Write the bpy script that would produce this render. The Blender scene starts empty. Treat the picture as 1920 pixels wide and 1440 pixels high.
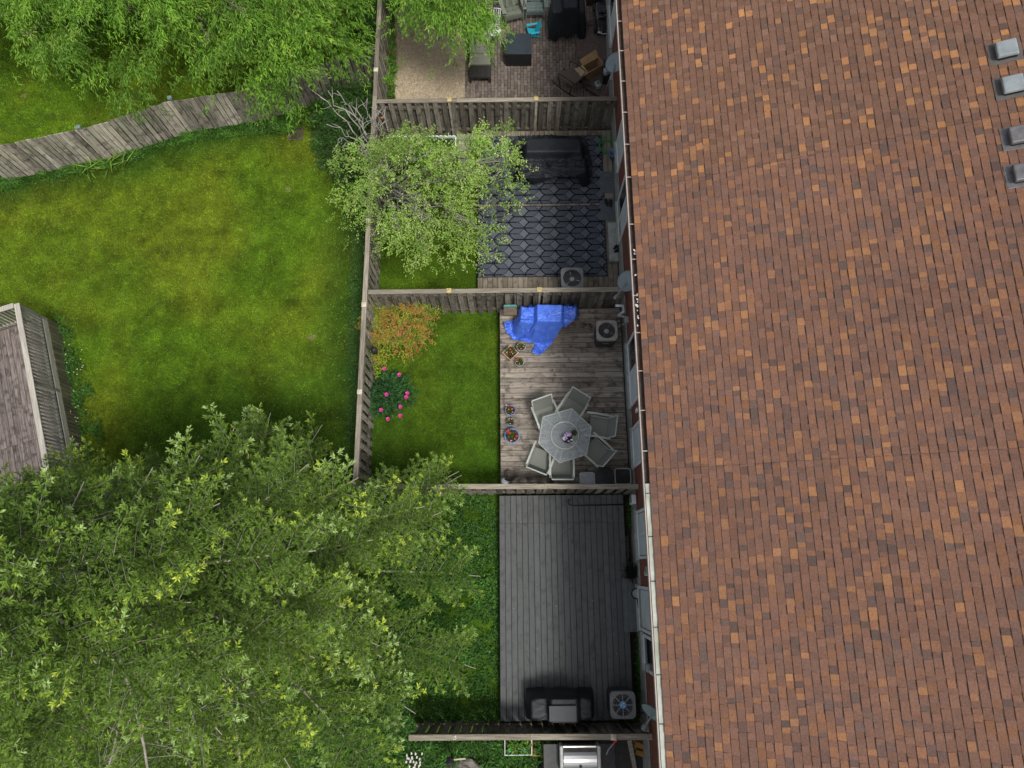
import bpy, bmesh, math, random
import numpy as np
from mathutils import Vector, Matrix
random.seed(7); RNG = np.random.default_rng(11)
SC = bpy.context.scene; COL = SC.collection
# ------------------------------------------------------------------ camera (drone looking down)
F, H = 1303.0, 18.7
_n = np.array([967-960, -(1063-720), -F]); _Z = -_n/np.linalg.norm(_n)
_vx = 912-960; _Y = np.array([_vx, -(_vx*_n[0]+F*F)/_n[1], -F]); _Y /= np.linalg.norm(_Y)
_X = np.cross(_Y, _Z); ROT = np.array([_X, _Y, _Z])
cam = bpy.data.objects.new('camera', bpy.data.cameras.new('camera')); COL.objects.link(cam)
cam.data.sensor_width = 36; cam.data.lens = F/1920*36; cam.data.clip_end = 400; cam.data.clip_start = .1
cam.matrix_world = Matrix.Translation((0, 0, H)) @ Matrix([list(r) for r in ROT]).to_4x4()
SC.camera = cam
# ------------------------------------------------------------------ sky, sun, exposure
wd = bpy.data.worlds.new('World'); SC.world = wd; wd.use_nodes = True
nt = wd.node_tree; bg = nt.nodes['Background']; sky = nt.nodes.new('ShaderNodeTexSky'); sky.sky_type = 'NISHITA'
SUN_EL, SUN_AZ = math.radians(64), math.radians(146)      # azimuth from +Y towards +X
sky.sun_disc = False; sky.sun_elevation = SUN_EL; sky.sun_rotation = SUN_AZ; sky.dust_density = 4.0; sky.air_density = 1.0; sky.ozone_density = 1.0
hs = nt.nodes.new('ShaderNodeHueSaturation'); hs.inputs['Saturation'].default_value = .45
nt.links.new(sky.outputs[0], hs.inputs['Color']); nt.links.new(hs.outputs[0], bg.inputs[0]); bg.inputs[1].default_value = .11
sl = bpy.data.lights.new('sun', 'SUN'); sl.energy = 2.0; sl.angle = math.radians(12); sl.color = (1, .96, .9)
sun = bpy.data.objects.new('sun', sl); COL.objects.link(sun)
_d = Vector((math.cos(SUN_EL)*math.sin(SUN_AZ), math.cos(SUN_EL)*math.cos(SUN_AZ), math.sin(SUN_EL)))
sun.rotation_euler = _d.to_track_quat('Z', 'Y').to_euler(); sun.location = (5, 20, 30)
vs = SC.view_settings; vs.view_transform = 'Standard'; vs.look = 'None'; vs.exposure = 0.45; vs.gamma = 1; vs.use_curve_mapping = False
SC.cycles.max_bounces = 6; SC.cycles.diffuse_bounces = 3; SC.cycles.glossy_bounces = 3; SC.cycles.transparent_max_bounces = 6; SC.cycles.transmission_bounces = 4

# ------------------------------------------------------------------ helpers
def W(px, py, z=0.0):
    "point of the place at height z that the drone sees at photo position px, py (used to survey the plan)"
    w = ROT @ np.array([px-960, -(py-720), -F]); t = (z-H)/w[2]
    return Vector((t*w[0], t*w[1], z))
def project(p):
    c = ROT.T @ (np.asarray(p, float)-np.array([0, 0, H])); return 960-F*c[0]/c[2], 720+F*c[1]/c[2], -c[2]
def srgb(r, g, b): return tuple((c/255/12.92 if c/255 <= .04045 else ((c/255+.055)/1.055)**2.4) for c in (r, g, b))
MATS = {}
def mat(name, c1, c2=None, sc=6, rough=.75, bump=.0, bsc=50, objvar=0, metal=0, spec=.3, stretch=None, attr=False, objcol=False, transl=0, lo=.35, hi=.65, c3=None, sc3=2, bdist=.01):
    if name in MATS: return MATS[name]
    m = bpy.data.materials.new(name); m.use_nodes = True; t = m.node_tree; N = t.nodes; L = t.links; N.clear()
    out = N.new('ShaderNodeOutputMaterial'); p = N.new('ShaderNodeBsdfPrincipled'); L.new(p.outputs[0], out.inputs[0])
    p.inputs['Roughness'].default_value = rough; p.inputs['Metallic'].default_value = metal; p.inputs['Specular IOR Level'].default_value = spec
    tc = N.new('ShaderNodeTexCoord'); oi = N.new('ShaderNodeObjectInfo')
    add = N.new('ShaderNodeVectorMath'); add.operation = 'MULTIPLY_ADD'
    cmb = N.new('ShaderNodeCombineXYZ')
    for i in range(3): L.new(oi.outputs['Random'], cmb.inputs[i])
    L.new(cmb.outputs[0], add.inputs[0]); add.inputs[1].default_value = (37, 53, 71) if not attr else (0, 0, 0); L.new(tc.outputs['Object'], add.inputs[2])
    vec = add.outputs[0]
    if stretch:
        mp = N.new('ShaderNodeMapping'); mp.inputs['Scale'].default_value = stretch; L.new(vec, mp.inputs[0]); svec = mp.outputs[0]
    else: svec = vec
    def noise(scale, v, det=5, r=.6):
        n = N.new('ShaderNodeTexNoise'); n.inputs['Scale'].default_value = scale; n.inputs['Detail'].default_value = det; n.inputs['Roughness'].default_value = r; L.new(v, n.inputs['Vector']); return n.outputs['Fac']
    def ramp(fac, a, b):
        r = N.new('ShaderNodeMapRange'); r.inputs[1].default_value = a; r.inputs[2].default_value = b; L.new(fac, r.inputs[0]); return r.outputs[0]
    def mix(fac, a, b, kind='MIX'):
        x = N.new('ShaderNodeMix'); x.data_type = 'RGBA'; x.blend_type = kind
        if isinstance(fac, float): x.inputs[0].default_value = fac
        else: L.new(fac, x.inputs[0])
        for s, v in ((6, a), (7, b)):
            if isinstance(v, tuple): x.inputs[s].default_value = (*v, 1)
            else: L.new(v, x.inputs[s])
        return x.outputs[2]
    if attr or objcol:
        if attr: a = N.new('ShaderNodeAttribute'); a.attribute_name = 'col'; base = a.outputs['Color']
        else: base = oi.outputs['Color']
        if c2 is not None:
            g = ramp(noise(sc, svec), lo, hi); col = mix(mix(g, c1, c2), base, base) if False else mix(1.0, base, mix(g, c1, c2), 'MULTIPLY')
        else: col = base
    else:
        col = c1 if c2 is None else mix(ramp(noise(sc, svec), lo, hi), c1, c2)
        if c3 is not None: col = mix(ramp(noise(sc3, vec, 3), .5, .72), col, c3)
    if objvar:
        h = N.new('ShaderNodeHueSaturation')
        if isinstance(col, tuple): h.inputs['Color'].default_value = (*col, 1)
        else: L.new(col, h.inputs['Color'])
        r = N.new('ShaderNodeMapRange'); r.inputs[3].default_value = 1-objvar; r.inputs[4].default_value = 1+objvar; L.new(oi.outputs['Random'], r.inputs[0]); L.new(r.outputs[0], h.inputs['Value']); col = h.outputs[0]
    if isinstance(col, tuple): p.inputs['Base Color'].default_value = (*col, 1)
    else: L.new(col, p.inputs['Base Color'])
    if bump:
        b = N.new('ShaderNodeBump'); b.inputs['Strength'].default_value = bump; b.inputs['Distance'].default_value = bdist
        L.new(noise(bsc, svec, 4), b.inputs['Height']); L.new(b.outputs[0], p.inputs['Normal'])
    if transl:
        tr = N.new('ShaderNodeBsdfTranslucent'); ms = N.new('ShaderNodeMixShader'); ms.inputs[0].default_value = transl
        if isinstance(col, tuple): tr.inputs[0].default_value = (*col, 1)
        else: L.new(col, tr.inputs[0])
        L.new(p.outputs[0], ms.inputs[1]); L.new(tr.outputs[0], ms.inputs[2]); L.new(ms.outputs[0], out.inputs[0])
    MATS[name] = m; return m

def tag(o, label=None, cat=None, group=None, kind=None):
    if label: o['label'] = label
    if cat: o['category'] = cat
    if group: o['group'] = group
    if kind: o['kind'] = kind
    return o
def thing(name, label, cat, loc=(0, 0, 0), rz=0, group=None):
    o = bpy.data.objects.new(name, None); COL.objects.link(o); o.location = loc; o.rotation_euler = (0, 0, rz); o.empty_display_size = .2
    return tag(o, label, cat, group)
def inst(name, mesh, parent=None, loc=(0, 0, 0), rot=(0, 0, 0)):
    o = bpy.data.objects.new(name, mesh); COL.objects.link(o); o.parent = parent; o.location = loc; o.rotation_euler = rot; return o
class MB:
    def __init__(s): s.v = []; s.f = []; s.c = []
    def add(s, vs_, fs, col=None):
        b = len(s.v); s.v += [tuple(v) for v in vs_]; s.f += [tuple(i+b for i in f) for f in fs]; s.c += [col]*len(fs); return s
    def box(s, x0, y0, z0, x1, y1, z1, col=None, M=None):
        v = [Vector(p) for p in ((x0, y0, z0), (x1, y0, z0), (x1, y1, z0), (x0, y1, z0), (x0, y0, z1), (x1, y0, z1), (x1, y1, z1), (x0, y1, z1))]
        if M is not None: v = [M @ p for p in v]
        return s.add(v, [(0, 3, 2, 1), (4, 5, 6, 7), (0, 1, 5, 4), (1, 2, 6, 5), (2, 3, 7, 6), (3, 0, 4, 7)], col)
    def bar(s, a, b, w, h, up=(0, 0, 1), col=None):
        a, b = Vector(a), Vector(b); d = (b-a).normalized(); u = Vector(up)
        sx = d.cross(u)
        if sx.length < 1e-4: sx = d.cross(Vector((1, 0, 0)))
        sx.normalize(); u = sx.cross(d); v = []
        for p in (a, b):
            for i, j in ((-1, -1), (1, -1), (1, 1), (-1, 1)): v.append(p+sx*i*w/2+u*j*h/2)
        return s.add(v, [(3, 2, 1, 0), (4, 5, 6, 7), (0, 1, 5, 4), (1, 2, 6, 5), (2, 3, 7, 6), (3, 0, 4, 7)], col)
    def tube(s, pts, rad, n=8, col=None, cap=True):
        pts = [Vector(p) for p in pts]; k = len(pts)
        if not hasattr(rad, '__len__'): rad = [rad]*k
        v = []; prev = None
        for i, p in enumerate(pts):
            d = (pts[min(i+1, k-1)]-pts[max(i-1, 0)]).normalized()
            if prev is None: a = d.orthogonal().normalized()
            else:
                a = prev-d*prev.dot(d)
                a = a.normalized() if a.length > 1e-5 else d.orthogonal().normalized()
            prev = a; b = d.cross(a)
            for j in range(n):
                t = 2*math.pi*j/n; v.append(p+(a*math.cos(t)+b*math.sin(t))*rad[i])
        f = [(i*n+j, i*n+(j+1) % n, (i+1)*n+(j+1) % n, (i+1)*n+j) for i in range(k-1) for j in range(n)]
        if cap: f += [tuple(reversed(range(n))), tuple(range((k-1)*n, k*n))]
        return s.add(v, f, col)
    def lathe(s, prof, n=24, c=(0, 0, 0), M=None, col=None, cap0=False, cap1=False):
        v = []
        for r, z in prof:
            for j in range(n):
                t = 2*math.pi*j/n; p = Vector((r*math.cos(t), r*math.sin(t), z))
                if M is not None: p = M @ p
                v.append(p+Vector(c))
        k = len(prof)
        f = [(i*n+j, i*n+(j+1) % n, (i+1)*n+(j+1) % n, (i+1)*n+j) for i in range(k-1) for j in range(n)]
        if cap0: f.append(tuple(reversed(range(n))))
        if cap1: f.append(tuple(range((k-1)*n, k*n)))
        return s.add(v, f, col)
    def prism(s, poly, z0, z1, col=None):
        n = len(poly); v = [(p[0], p[1], z0) for p in poly]+[(p[0], p[1], z1) for p in poly]
        return s.add(v, [tuple(reversed(range(n))), tuple(range(n, 2*n))]+[(i, (i+1) % n, n+(i+1) % n, n+i) for i in range(n)], col)
    def mesh(s, name, m, smooth=False):
        me = bpy.data.meshes.new(name); me.from_pydata(s.v, [], s.f); me.materials.append(m)
        if any(c is not None for c in s.c):
            at = me.attributes.new('col', 'FLOAT_COLOR', 'FACE'); at.data.foreach_set('color', np.array([(*(c or (.5, .5, .5)), 1) for c in s.c], 'f').ravel())
        if smooth: me.polygons.foreach_set('use_smooth', [True]*len(me.polygons))
        me.update(); return me
    def build(s, name, m, parent=None, smooth=False, loc=(0, 0, 0), rz=0, bev=0):
        o = inst(name, s.mesh(name, m, smooth), parent, loc, (0, 0, rz))
        if bev:
            b = o.modifiers.new('bevel', 'BEVEL'); b.width = bev; b.segments = 2; b.limit_method = 'ANGLE'
        return o
def fast_mesh(name, V, Q, cols, m, parent=None, smooth=False, kind=None):
    "V (n,3), Q (k,4) quads or (k,3) tris, cols (k,3) per face"
    V = np.asarray(V, np.float32); Q = np.asarray(Q, np.int32); w = Q.shape[1]
    me = bpy.data.meshes.new(name); me.vertices.add(len(V)); me.vertices.foreach_set('co', V.ravel())
    me.loops.add(Q.size); me.loops.foreach_set('vertex_index', Q.ravel())
    me.polygons.add(len(Q)); me.polygons.foreach_set('loop_start', np.arange(0, Q.size, w, dtype=np.int32)); me.polygons.foreach_set('loop_total', np.full(len(Q), w, np.int32))
    if cols is not None:
        at = me.attributes.new('col', 'FLOAT_COLOR', 'FACE'); c = np.ones((len(Q), 4), np.float32); c[:, :3] = cols; at.data.foreach_set('color', c.ravel())
    me.polygons.foreach_set('use_smooth', np.full(len(Q), bool(smooth)))
    me.materials.append(m); me.update(calc_edges=True); me.validate()
    o = inst(name, me, parent)
    if kind: o['kind'] = kind
    return o
def norm(a): return a/np.maximum(np.linalg.norm(a, axis=-1, keepdims=True), 1e-9)
def leaves(name, base, d, nrm, ln, wd_, col, m, parent=None, kind=None, fold=.25, mid=.45):
    "each leaf a folded diamond: two triangles as a quad bent over its midrib"
    n = len(base); d = norm(d); side = norm(np.cross(d, nrm)); up = np.cross(side, d)
    ln = np.broadcast_to(np.asarray(ln, float), (n,))[:, None]; wd_ = np.broadcast_to(np.asarray(wd_, float), (n,))[:, None]
    V = np.empty((n, 4, 3)); V[:, 0] = base; V[:, 2] = base+d*ln; mp = base+d*ln*mid+up*wd_*fold
    V[:, 1] = mp-side*wd_/2; V[:, 3] = mp+side*wd_/2
    Q = np.arange(4*n).reshape(n, 4)
    return fast_mesh(name, V.reshape(-1, 3), Q, col, m, parent, kind=kind)
_LAT = RNG.random((64, 64))
def vnoise(x, y, s=1.0, o=0.0):
    x = np.asarray(x)/s+o*7.3+100; y = np.asarray(y)/s+o*3.1+100
    i = np.floor(x).astype(int); j = np.floor(y).astype(int); u = x-i; v = y-j; u = u*u*(3-2*u); v = v*v*(3-2*v)
    g = lambda a, b: _LAT[a % 64, b % 64]
    return (g(i, j)*(1-u)+g(i+1, j)*u)*(1-v)+(g(i, j+1)*(1-u)+g(i+1, j+1)*u)*v
def fbm(x, y, s=1.0, o=0): return .55*vnoise(x, y, s, o)+.3*vnoise(x, y, s/2.1, o+1)+.15*vnoise(x, y, s/4.3, o+2)
def inpoly(x, y, poly):
    x = np.asarray(x); y = np.asarray(y); ins = np.zeros(x.shape, bool); n = len(poly)
    for i in range(n):
        x0, y0 = poly[i][:2]; x1, y1 = poly[(i+1) % n][:2]
        c = ((y0 > y) != (y1 > y)) & (x < (x1-x0)*(y-y0)/(y1-y0+1e-12)+x0); ins ^= c
    return ins
def edgedist(x, y, poly):
    d = np.full(np.shape(x), 1e9); n = len(poly)
    for i in range(n):
        a = np.array(poly[i][:2]); b = np.array(poly[(i+1) % n][:2]); ab = b-a
        t = np.clip(((x-a[0])*ab[0]+(y-a[1])*ab[1])/(ab@ab+1e-12), 0, 1); d = np.minimum(d, np.hypot(x-a[0]-t*ab[0], y-a[1]-t*ab[1]))
    return d
def sample(poly, n):
    P = np.array([p[:2] for p in poly]); lo, hi = P.min(0), P.max(0); out = np.empty((0, 2))
    while len(out) < n:
        q = lo+RNG.random((n*2, 2))*(hi-lo); out = np.vstack([out, q[inpoly(q[:, 0], q[:, 1], poly)]])
    return out[:n]
def wpoly(pts, z): return [tuple(W(x, y, z)) for x, y in pts]
def rdir(n):
    v = RNG.normal(size=(n, 3)); return norm(v)
_BM = {}
def board_mesh(l, w, t, m, ch=.006, axis='x'):
    "board with eased edges; length along axis, thickness along z (axis x/y) or y (axis z)"
    k = (round(l, 3), round(w, 3), round(t, 3), m.name, axis)
    if k in _BM: return _BM[k]
    c = ch; pr = [(-w/2+c, -t/2), (w/2-c, -t/2), (w/2, -t/2+c), (w/2, t/2-c), (w/2-c, t/2), (-w/2+c, t/2), (-w/2, t/2-c), (-w/2, -t/2+c)]
    mp = {'x': lambda s, a, b: (s, a, b), 'y': lambda s, a, b: (-a, s, b), 'z': lambda s, a, b: (a, -b, s)}[axis]
    b = MB(); v = [mp(s, a, q) for s in (-l/2, l/2) for a, q in pr]
    b.add(v, [(i, (i+1) % 8, 8+(i+1) % 8, 8+i)[::-1] for i in range(8)]+[tuple(range(8)), tuple(reversed(range(8, 16)))])
    me = b.mesh('board', m); bm = bmesh.new(); bm.from_mesh(me); bmesh.ops.recalc_face_normals(bm, faces=bm.faces); bm.to_mesh(me); bm.free()
    _BM[k] = me; return me

# ------------------------------------------------------------------ materials
def wood(name, a, b, axis, objvar=.25, c3=None, bump=.5, **k):
    st = {'x': (1.2, 22, 22), 'y': (22, 1.2, 22), 'z': (22, 22, 1.2)}[axis]
    return mat(name, a, b, sc=1.6, stretch=st, objvar=objvar, rough=.85, bump=bump, bsc=3, spec=.15, c3=c3, sc3=5, lo=.3, hi=.68, **k)
FW_A, FW_B, FW_C = (.27, .245, .20), (.11, .098, .078), (.06, .055, .047)
M_FZ = wood('weathered fence wood', FW_A, FW_B, 'z', .45, FW_C)
M_FX = wood('weathered rail wood', (.33, .295, .235), (.14, .122, .095), 'x', .25)
M_RAILD = wood('dark inner rail wood', (.17, .15, .12), (.09, .08, .063), 'x', .2)
M_FG = wood('silver grey fence wood', (.47, .43, .355), (.17, .15, .118), 'z', .42, (.09, .08, .066))
M_CAPY = mat('pale yellow cap', (.55, .45, .2), (.42, .33, .15), sc=20)
M_CAPW = mat('pale cap', (.62, .57, .45), (.48, .44, .34), sc=20)
M_DECKX = wood('weathered deck wood', (.38, .34, .285), (.15, .127, .103), 'x', .3, (.075, .062, .052), .7)
M_DECKY = wood('grey brown deck wood', (.27, .235, .185), (.14, .118, .09), 'y', .22, (.09, .078, .06))
M_COMP = wood('grey composite decking', (.115, .122, .121), (.092, .098, .099), 'y', .10, (.074, .077, .08), .25)
M_OLDDECK = wood('peeling painted deck wood', (.26, .225, .205), (.075, .058, .052), 'x', .2, (.05, .04, .037))
M_RAILW = wood('pale weathered railing', (.52, .49, .43), (.30, .28, .23), 'x', .15)
M_RAILZ = wood('pale grey baluster wood', (.42, .41, .35), (.20, .195, .155), 'z', .25)
M_BARK = mat('grey bark', (.20, .17, .135), (.10, .083, .065), sc=14, bump=.6, bsc=30, rough=.9)
M_TWIG = mat('pale grey twig', (.34, .32, .28), (.2, .185, .155), sc=12, rough=.9)
M_SPRBARK = mat('spruce branch bark', (.42, .38, .33), (.24, .21, .175), sc=16, bump=.4, rough=.9)
M_LEAF = mat('foliage', (.9, .9, .9), (1.1, 1.1, 1.1), sc=30, rough=.55, attr=True, transl=.28, spec=.35)
M_NEEDLE = mat('spruce foliage', (.85, .85, .85), (1.12, 1.12, 1.12), sc=9, rough=.6, attr=True, transl=.28, spec=.3)
M_GRASS = mat('grass blades', (.85, .85, .85), (1.12, 1.12, 1.12), sc=4, rough=.7, attr=True, transl=.25, spec=.2)
M_GROUND = mat('lawn soil and thatch', (.38, .38, .38), (1.05, 1.05, 1.05), sc=34, rough=.95, attr=True, bump=.7, bsc=60, spec=.1, bdist=.03)
M_SOIL = mat('dark soil', (.035, .028, .02), (.06, .047, .034), sc=14, bump=.8, bsc=40, rough=.95)
M_CONC = mat('pale concrete', (.36, .37, .34), (.24, .25, .225), sc=5, bump=.2, rough=.9)
M_WHITE = mat('white vinyl', (.72, .75, .76), (.62, .65, .66), sc=4, rough=.4)
M_GLASS = mat('dark window glass', (.012, .016, .022), rough=.06, spec=.8)
M_BLIND = mat('white blind', (.62, .66, .68), (.5, .54, .56), sc=3, rough=.5)
M_BLACK = mat('black plastic', (.012, .012, .013), (.02, .02, .021), sc=8, rough=.45)
M_METAL = mat('grey painted metal', (.32, .33, .33), (.26, .27, .27), sc=6, rough=.5, metal=.2)
M_DARKM = mat('dark metal', (.03, .031, .033), (.045, .046, .048), sc=9, rough=.45, metal=.3)

# ------------------------------------------------------------------ ground
XF, XW = -3.88, 3.06             # back fence line, house wall
Y01, Y12, Y23, Y34 = 12.88, 7.06, 1.93, -3.72      # party fences, top to bottom of the picture
LAWN_B = [(XF+.05, Y12-.05), (-.38, Y12-.05), (-.38, Y23+.05), (XF+.05, Y23+.05)]
def lawn_color(x, y):
    "patches of dry, normal and lush turf, edges darkened as painted shade"
    n1 = fbm(x, y, 2.2, 1)[..., None]; n2 = fbm(x, y, .55, 5)[..., None]; n3 = fbm(x, y, 5.0, 9)[..., None]
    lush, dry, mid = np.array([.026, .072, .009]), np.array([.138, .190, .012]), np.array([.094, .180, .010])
    t = np.clip((n1-.33)*2.6+(n3-.5)*.8, 0, 1); c = mid*(1-t)+dry*t
    inner = (x > XF); c = np.where(inner[..., None], np.array([.060, .138, .009])*(1-.4*t)+dry*.9*.4*t, c)
    # lush growth and, painted in with it, the shade along fences and trees
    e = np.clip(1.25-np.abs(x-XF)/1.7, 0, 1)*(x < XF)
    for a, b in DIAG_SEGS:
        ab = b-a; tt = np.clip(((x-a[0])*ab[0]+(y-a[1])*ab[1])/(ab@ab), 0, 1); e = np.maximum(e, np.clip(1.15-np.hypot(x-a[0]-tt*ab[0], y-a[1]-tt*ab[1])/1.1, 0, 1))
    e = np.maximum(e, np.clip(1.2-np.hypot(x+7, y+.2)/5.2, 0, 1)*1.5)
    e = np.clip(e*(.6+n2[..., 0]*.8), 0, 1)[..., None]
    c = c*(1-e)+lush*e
    n4 = vnoise(x, y, .13, 4)[..., None]
    n6 = vnoise(x, y, .28, 14)[..., None]
    return c*(.30+.72*n2+.34*n4+.46*n6)
DIAG = [W(-60, 281, 1.55), W(147, 238, 1.55), W(318, 183, 1.55), W(470, 160, 1.55), W(697, 78, 1.55)]
DIAG_SEGS = [(np.array(DIAG[i][:2]), np.array(DIAG[i+1][:2])) for i in range(4)]
def grid_ground():
    xs = np.concatenate([[-140, -60, -30], np.arange(-19, 4.01, .12), [12, 40, 140]]); ys = np.concatenate([[-140, -50, -15], np.arange(-7, 20.01, .12), [30, 60, 140]])
    X, Y = np.meshgrid(xs, ys); nx, ny = len(xs), len(ys)
    V = np.stack([X, Y, np.zeros_like(X)], -1).reshape(-1, 3)
    i = (np.arange(ny-1)[:, None]*nx+np.arange(nx-1)[None]).ravel(); Q = np.stack([i, i+1, i+1+nx, i+nx], 1)
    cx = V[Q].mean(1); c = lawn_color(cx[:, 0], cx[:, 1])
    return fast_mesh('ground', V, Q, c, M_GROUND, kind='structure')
grid_ground()
def sheet(name, poly, z, m, kind='structure'):
    b = MB(); b.add([(p[0], p[1], z) for p in poly], [tuple(range(len(poly)))]); o = b.build(name, m)
    if kind: o['kind'] = kind
    return o
def grass(name, poly, dens, label, ln=(.035, .085), wd_=.011, cfun=lawn_color, lean=.9, exclude=()):
    P = np.array([p[:2] for p in poly]); lo, hi = P.min(0), P.max(0); n = int(dens*np.prod(hi-lo)); q = lo+RNG.random((n, 2))*(hi-lo)
    k = inpoly(q[:, 0], q[:, 1], poly)
    for e in exclude: k &= ~inpoly(q[:, 0], q[:, 1], e)
    q = q[k]; n = len(q)
    d = np.concatenate([RNG.normal(size=(n, 2))*lean, np.ones((n, 1))], 1); L = RNG.uniform(*ln, n)*(.6+.8*fbm(q[:, 0], q[:, 1], .6, 3))
    base = np.c_[q, np.full(n, .002)]; n5 = vnoise(q[:, 0], q[:, 1], .06, 8); L = L*(.55+.9*n5); d = norm(d); side = norm(np.cross(d, rdir(n)))*wd_/2
    V = np.stack([base-side, base+side, base+d*L[:, None]], 1).reshape(-1, 3); Q = np.arange(3*n).reshape(n, 3)
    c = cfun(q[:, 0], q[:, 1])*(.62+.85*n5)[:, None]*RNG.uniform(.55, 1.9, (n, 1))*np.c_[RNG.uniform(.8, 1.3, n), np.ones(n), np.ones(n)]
    o = fast_mesh(name, V, Q, np.clip(c, 0, 1), M_GRASS, kind='stuff'); return tag(o, label, 'grass')
big = [tuple(W(-20, -20, 0)[:2]), (XF-.03, 18.2), (XF-.03, -.5), (-6, -1), tuple(W(-20, 1000, 0)[:2])]
DECKL = [tuple(W(30, 570, 1.75)[:2]), tuple(W(98, 940, 1.75)[:2]), (-17, -1), (-17.5, 5.6)]
grass('lawn_grass', big, 2300, 'mown olive green grass of the big lawn left of the fence', exclude=[DECKL])
grass('lawn_grass', LAWN_B, 2300, 'short deep green grass beside the weathered wooden deck')
LAWN_A = [(XF+.05, Y01-.1), (-1.02, Y01-.1), (-1.02, Y12+.05), (XF+.05, Y12+.05)]
grass('lawn_grass', LAWN_A, 1900, 'small green lawn between back fence and patterned rug deck')

# ------------------------------------------------------------------ houses
ROOF_X, ROOF_Z, SLOPE, RIDGE = 2.50, 5.80, .40, 10.0
ANG = math.atan(SLOPE); CS, SN = math.cos(ANG), math.sin(ANG)
M_SHO = mat('asphalt shingle', (.82, .82, .82), (1.15, 1.15, 1.15), sc=38, rough=.92, objcol=True, bump=.5, bsc=160, spec=.12)
M_SHD = mat('granule shadow band', (.058, .038, .031), (.075, .048, .038), sc=60, rough=.95, spec=.1)  # granule print, also carrying the painted shadow of the overlapping course
M_SHA = mat('asphalt shingles', (.82, .82, .82), (1.15, 1.15, 1.15), sc=38, rough=.92, attr=True, bump=.5, bsc=160, spec=.12)
def brick_mat():
    m = mat('red brick', (.2, .06, .04), rough=.85); t = m.node_tree; N, L = t.nodes, t.links; p = [n for n in N if n.type == 'BSDF_PRINCIPLED'][0]
    tc = N.new('ShaderNodeTexCoord'); sp = N.new('ShaderNodeSeparateXYZ'); cb = N.new('ShaderNodeCombineXYZ'); L.new(tc.outputs['Object'], sp.inputs[0])
    L.new(sp.outputs[1], cb.inputs[0]); L.new(sp.outputs[2], cb.inputs[1]); bt = N.new('ShaderNodeTexBrick'); L.new(cb.outputs[0], bt.inputs[0])
    bt.inputs['Color1'].default_value = (.22, .06, .035, 1); bt.inputs['Color2'].default_value = (.13, .04, .028, 1); bt.inputs['Mortar'].default_value = (.2, .15, .13, 1)
    bt.inputs['Scale'].default_value = 1; bt.inputs['Mortar Size'].default_value = .006; bt.inputs['Brick Width'].default_value = .21; bt.inputs['Row Height'].default_value = .075
    L.new(bt.outputs[0], p.inputs['Base Color']); b = N.new('ShaderNodeBump'); b.inputs['Strength'].default_value = .6; b.inputs['Distance'].default_value = .01; b.invert = True
    L.new(bt.outputs['Fac'], b.inputs['Height']); L.new(b.outputs[0], p.inputs['Normal']); return m
M_BRICK = brick_mat()
M_GUTB = mat('brown gutter', (.05, .035, .028), (.085, .06, .046), sc=8, rough=.6)
M_LIP = mat('pale gutter lip', (.38, .32, .29), (.30, .25, .23), sc=5, rough=.5)
M_GUARD = mat('pale gutter guard', (.46, .47, .42), (.32, .34, .28), sc=3, rough=.7, c3=(.2, .22, .15), sc3=1.2)
M_DEBRIS = mat('white petals', (.6, .56, .54), (.42, .38, .36), sc=20)
RC = np.random.default_rng(5)
PAL = {'A': [((.160, .088, .060), .58), ((.190, .108, .075), .21), ((.112, .075, .060), .12), ((.36, .175, .075), .09)],
       'B': [((.174, .094, .066), .42), ((.142, .083, .064), .23), ((.100, .072, .064), .14), ((.225, .110, .060), .15), ((.30, .150, .070), .06)]}
BASE = {'A': np.array((.160, .088, .060)), 'B': np.array((.174, .094, .066))}
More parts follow.
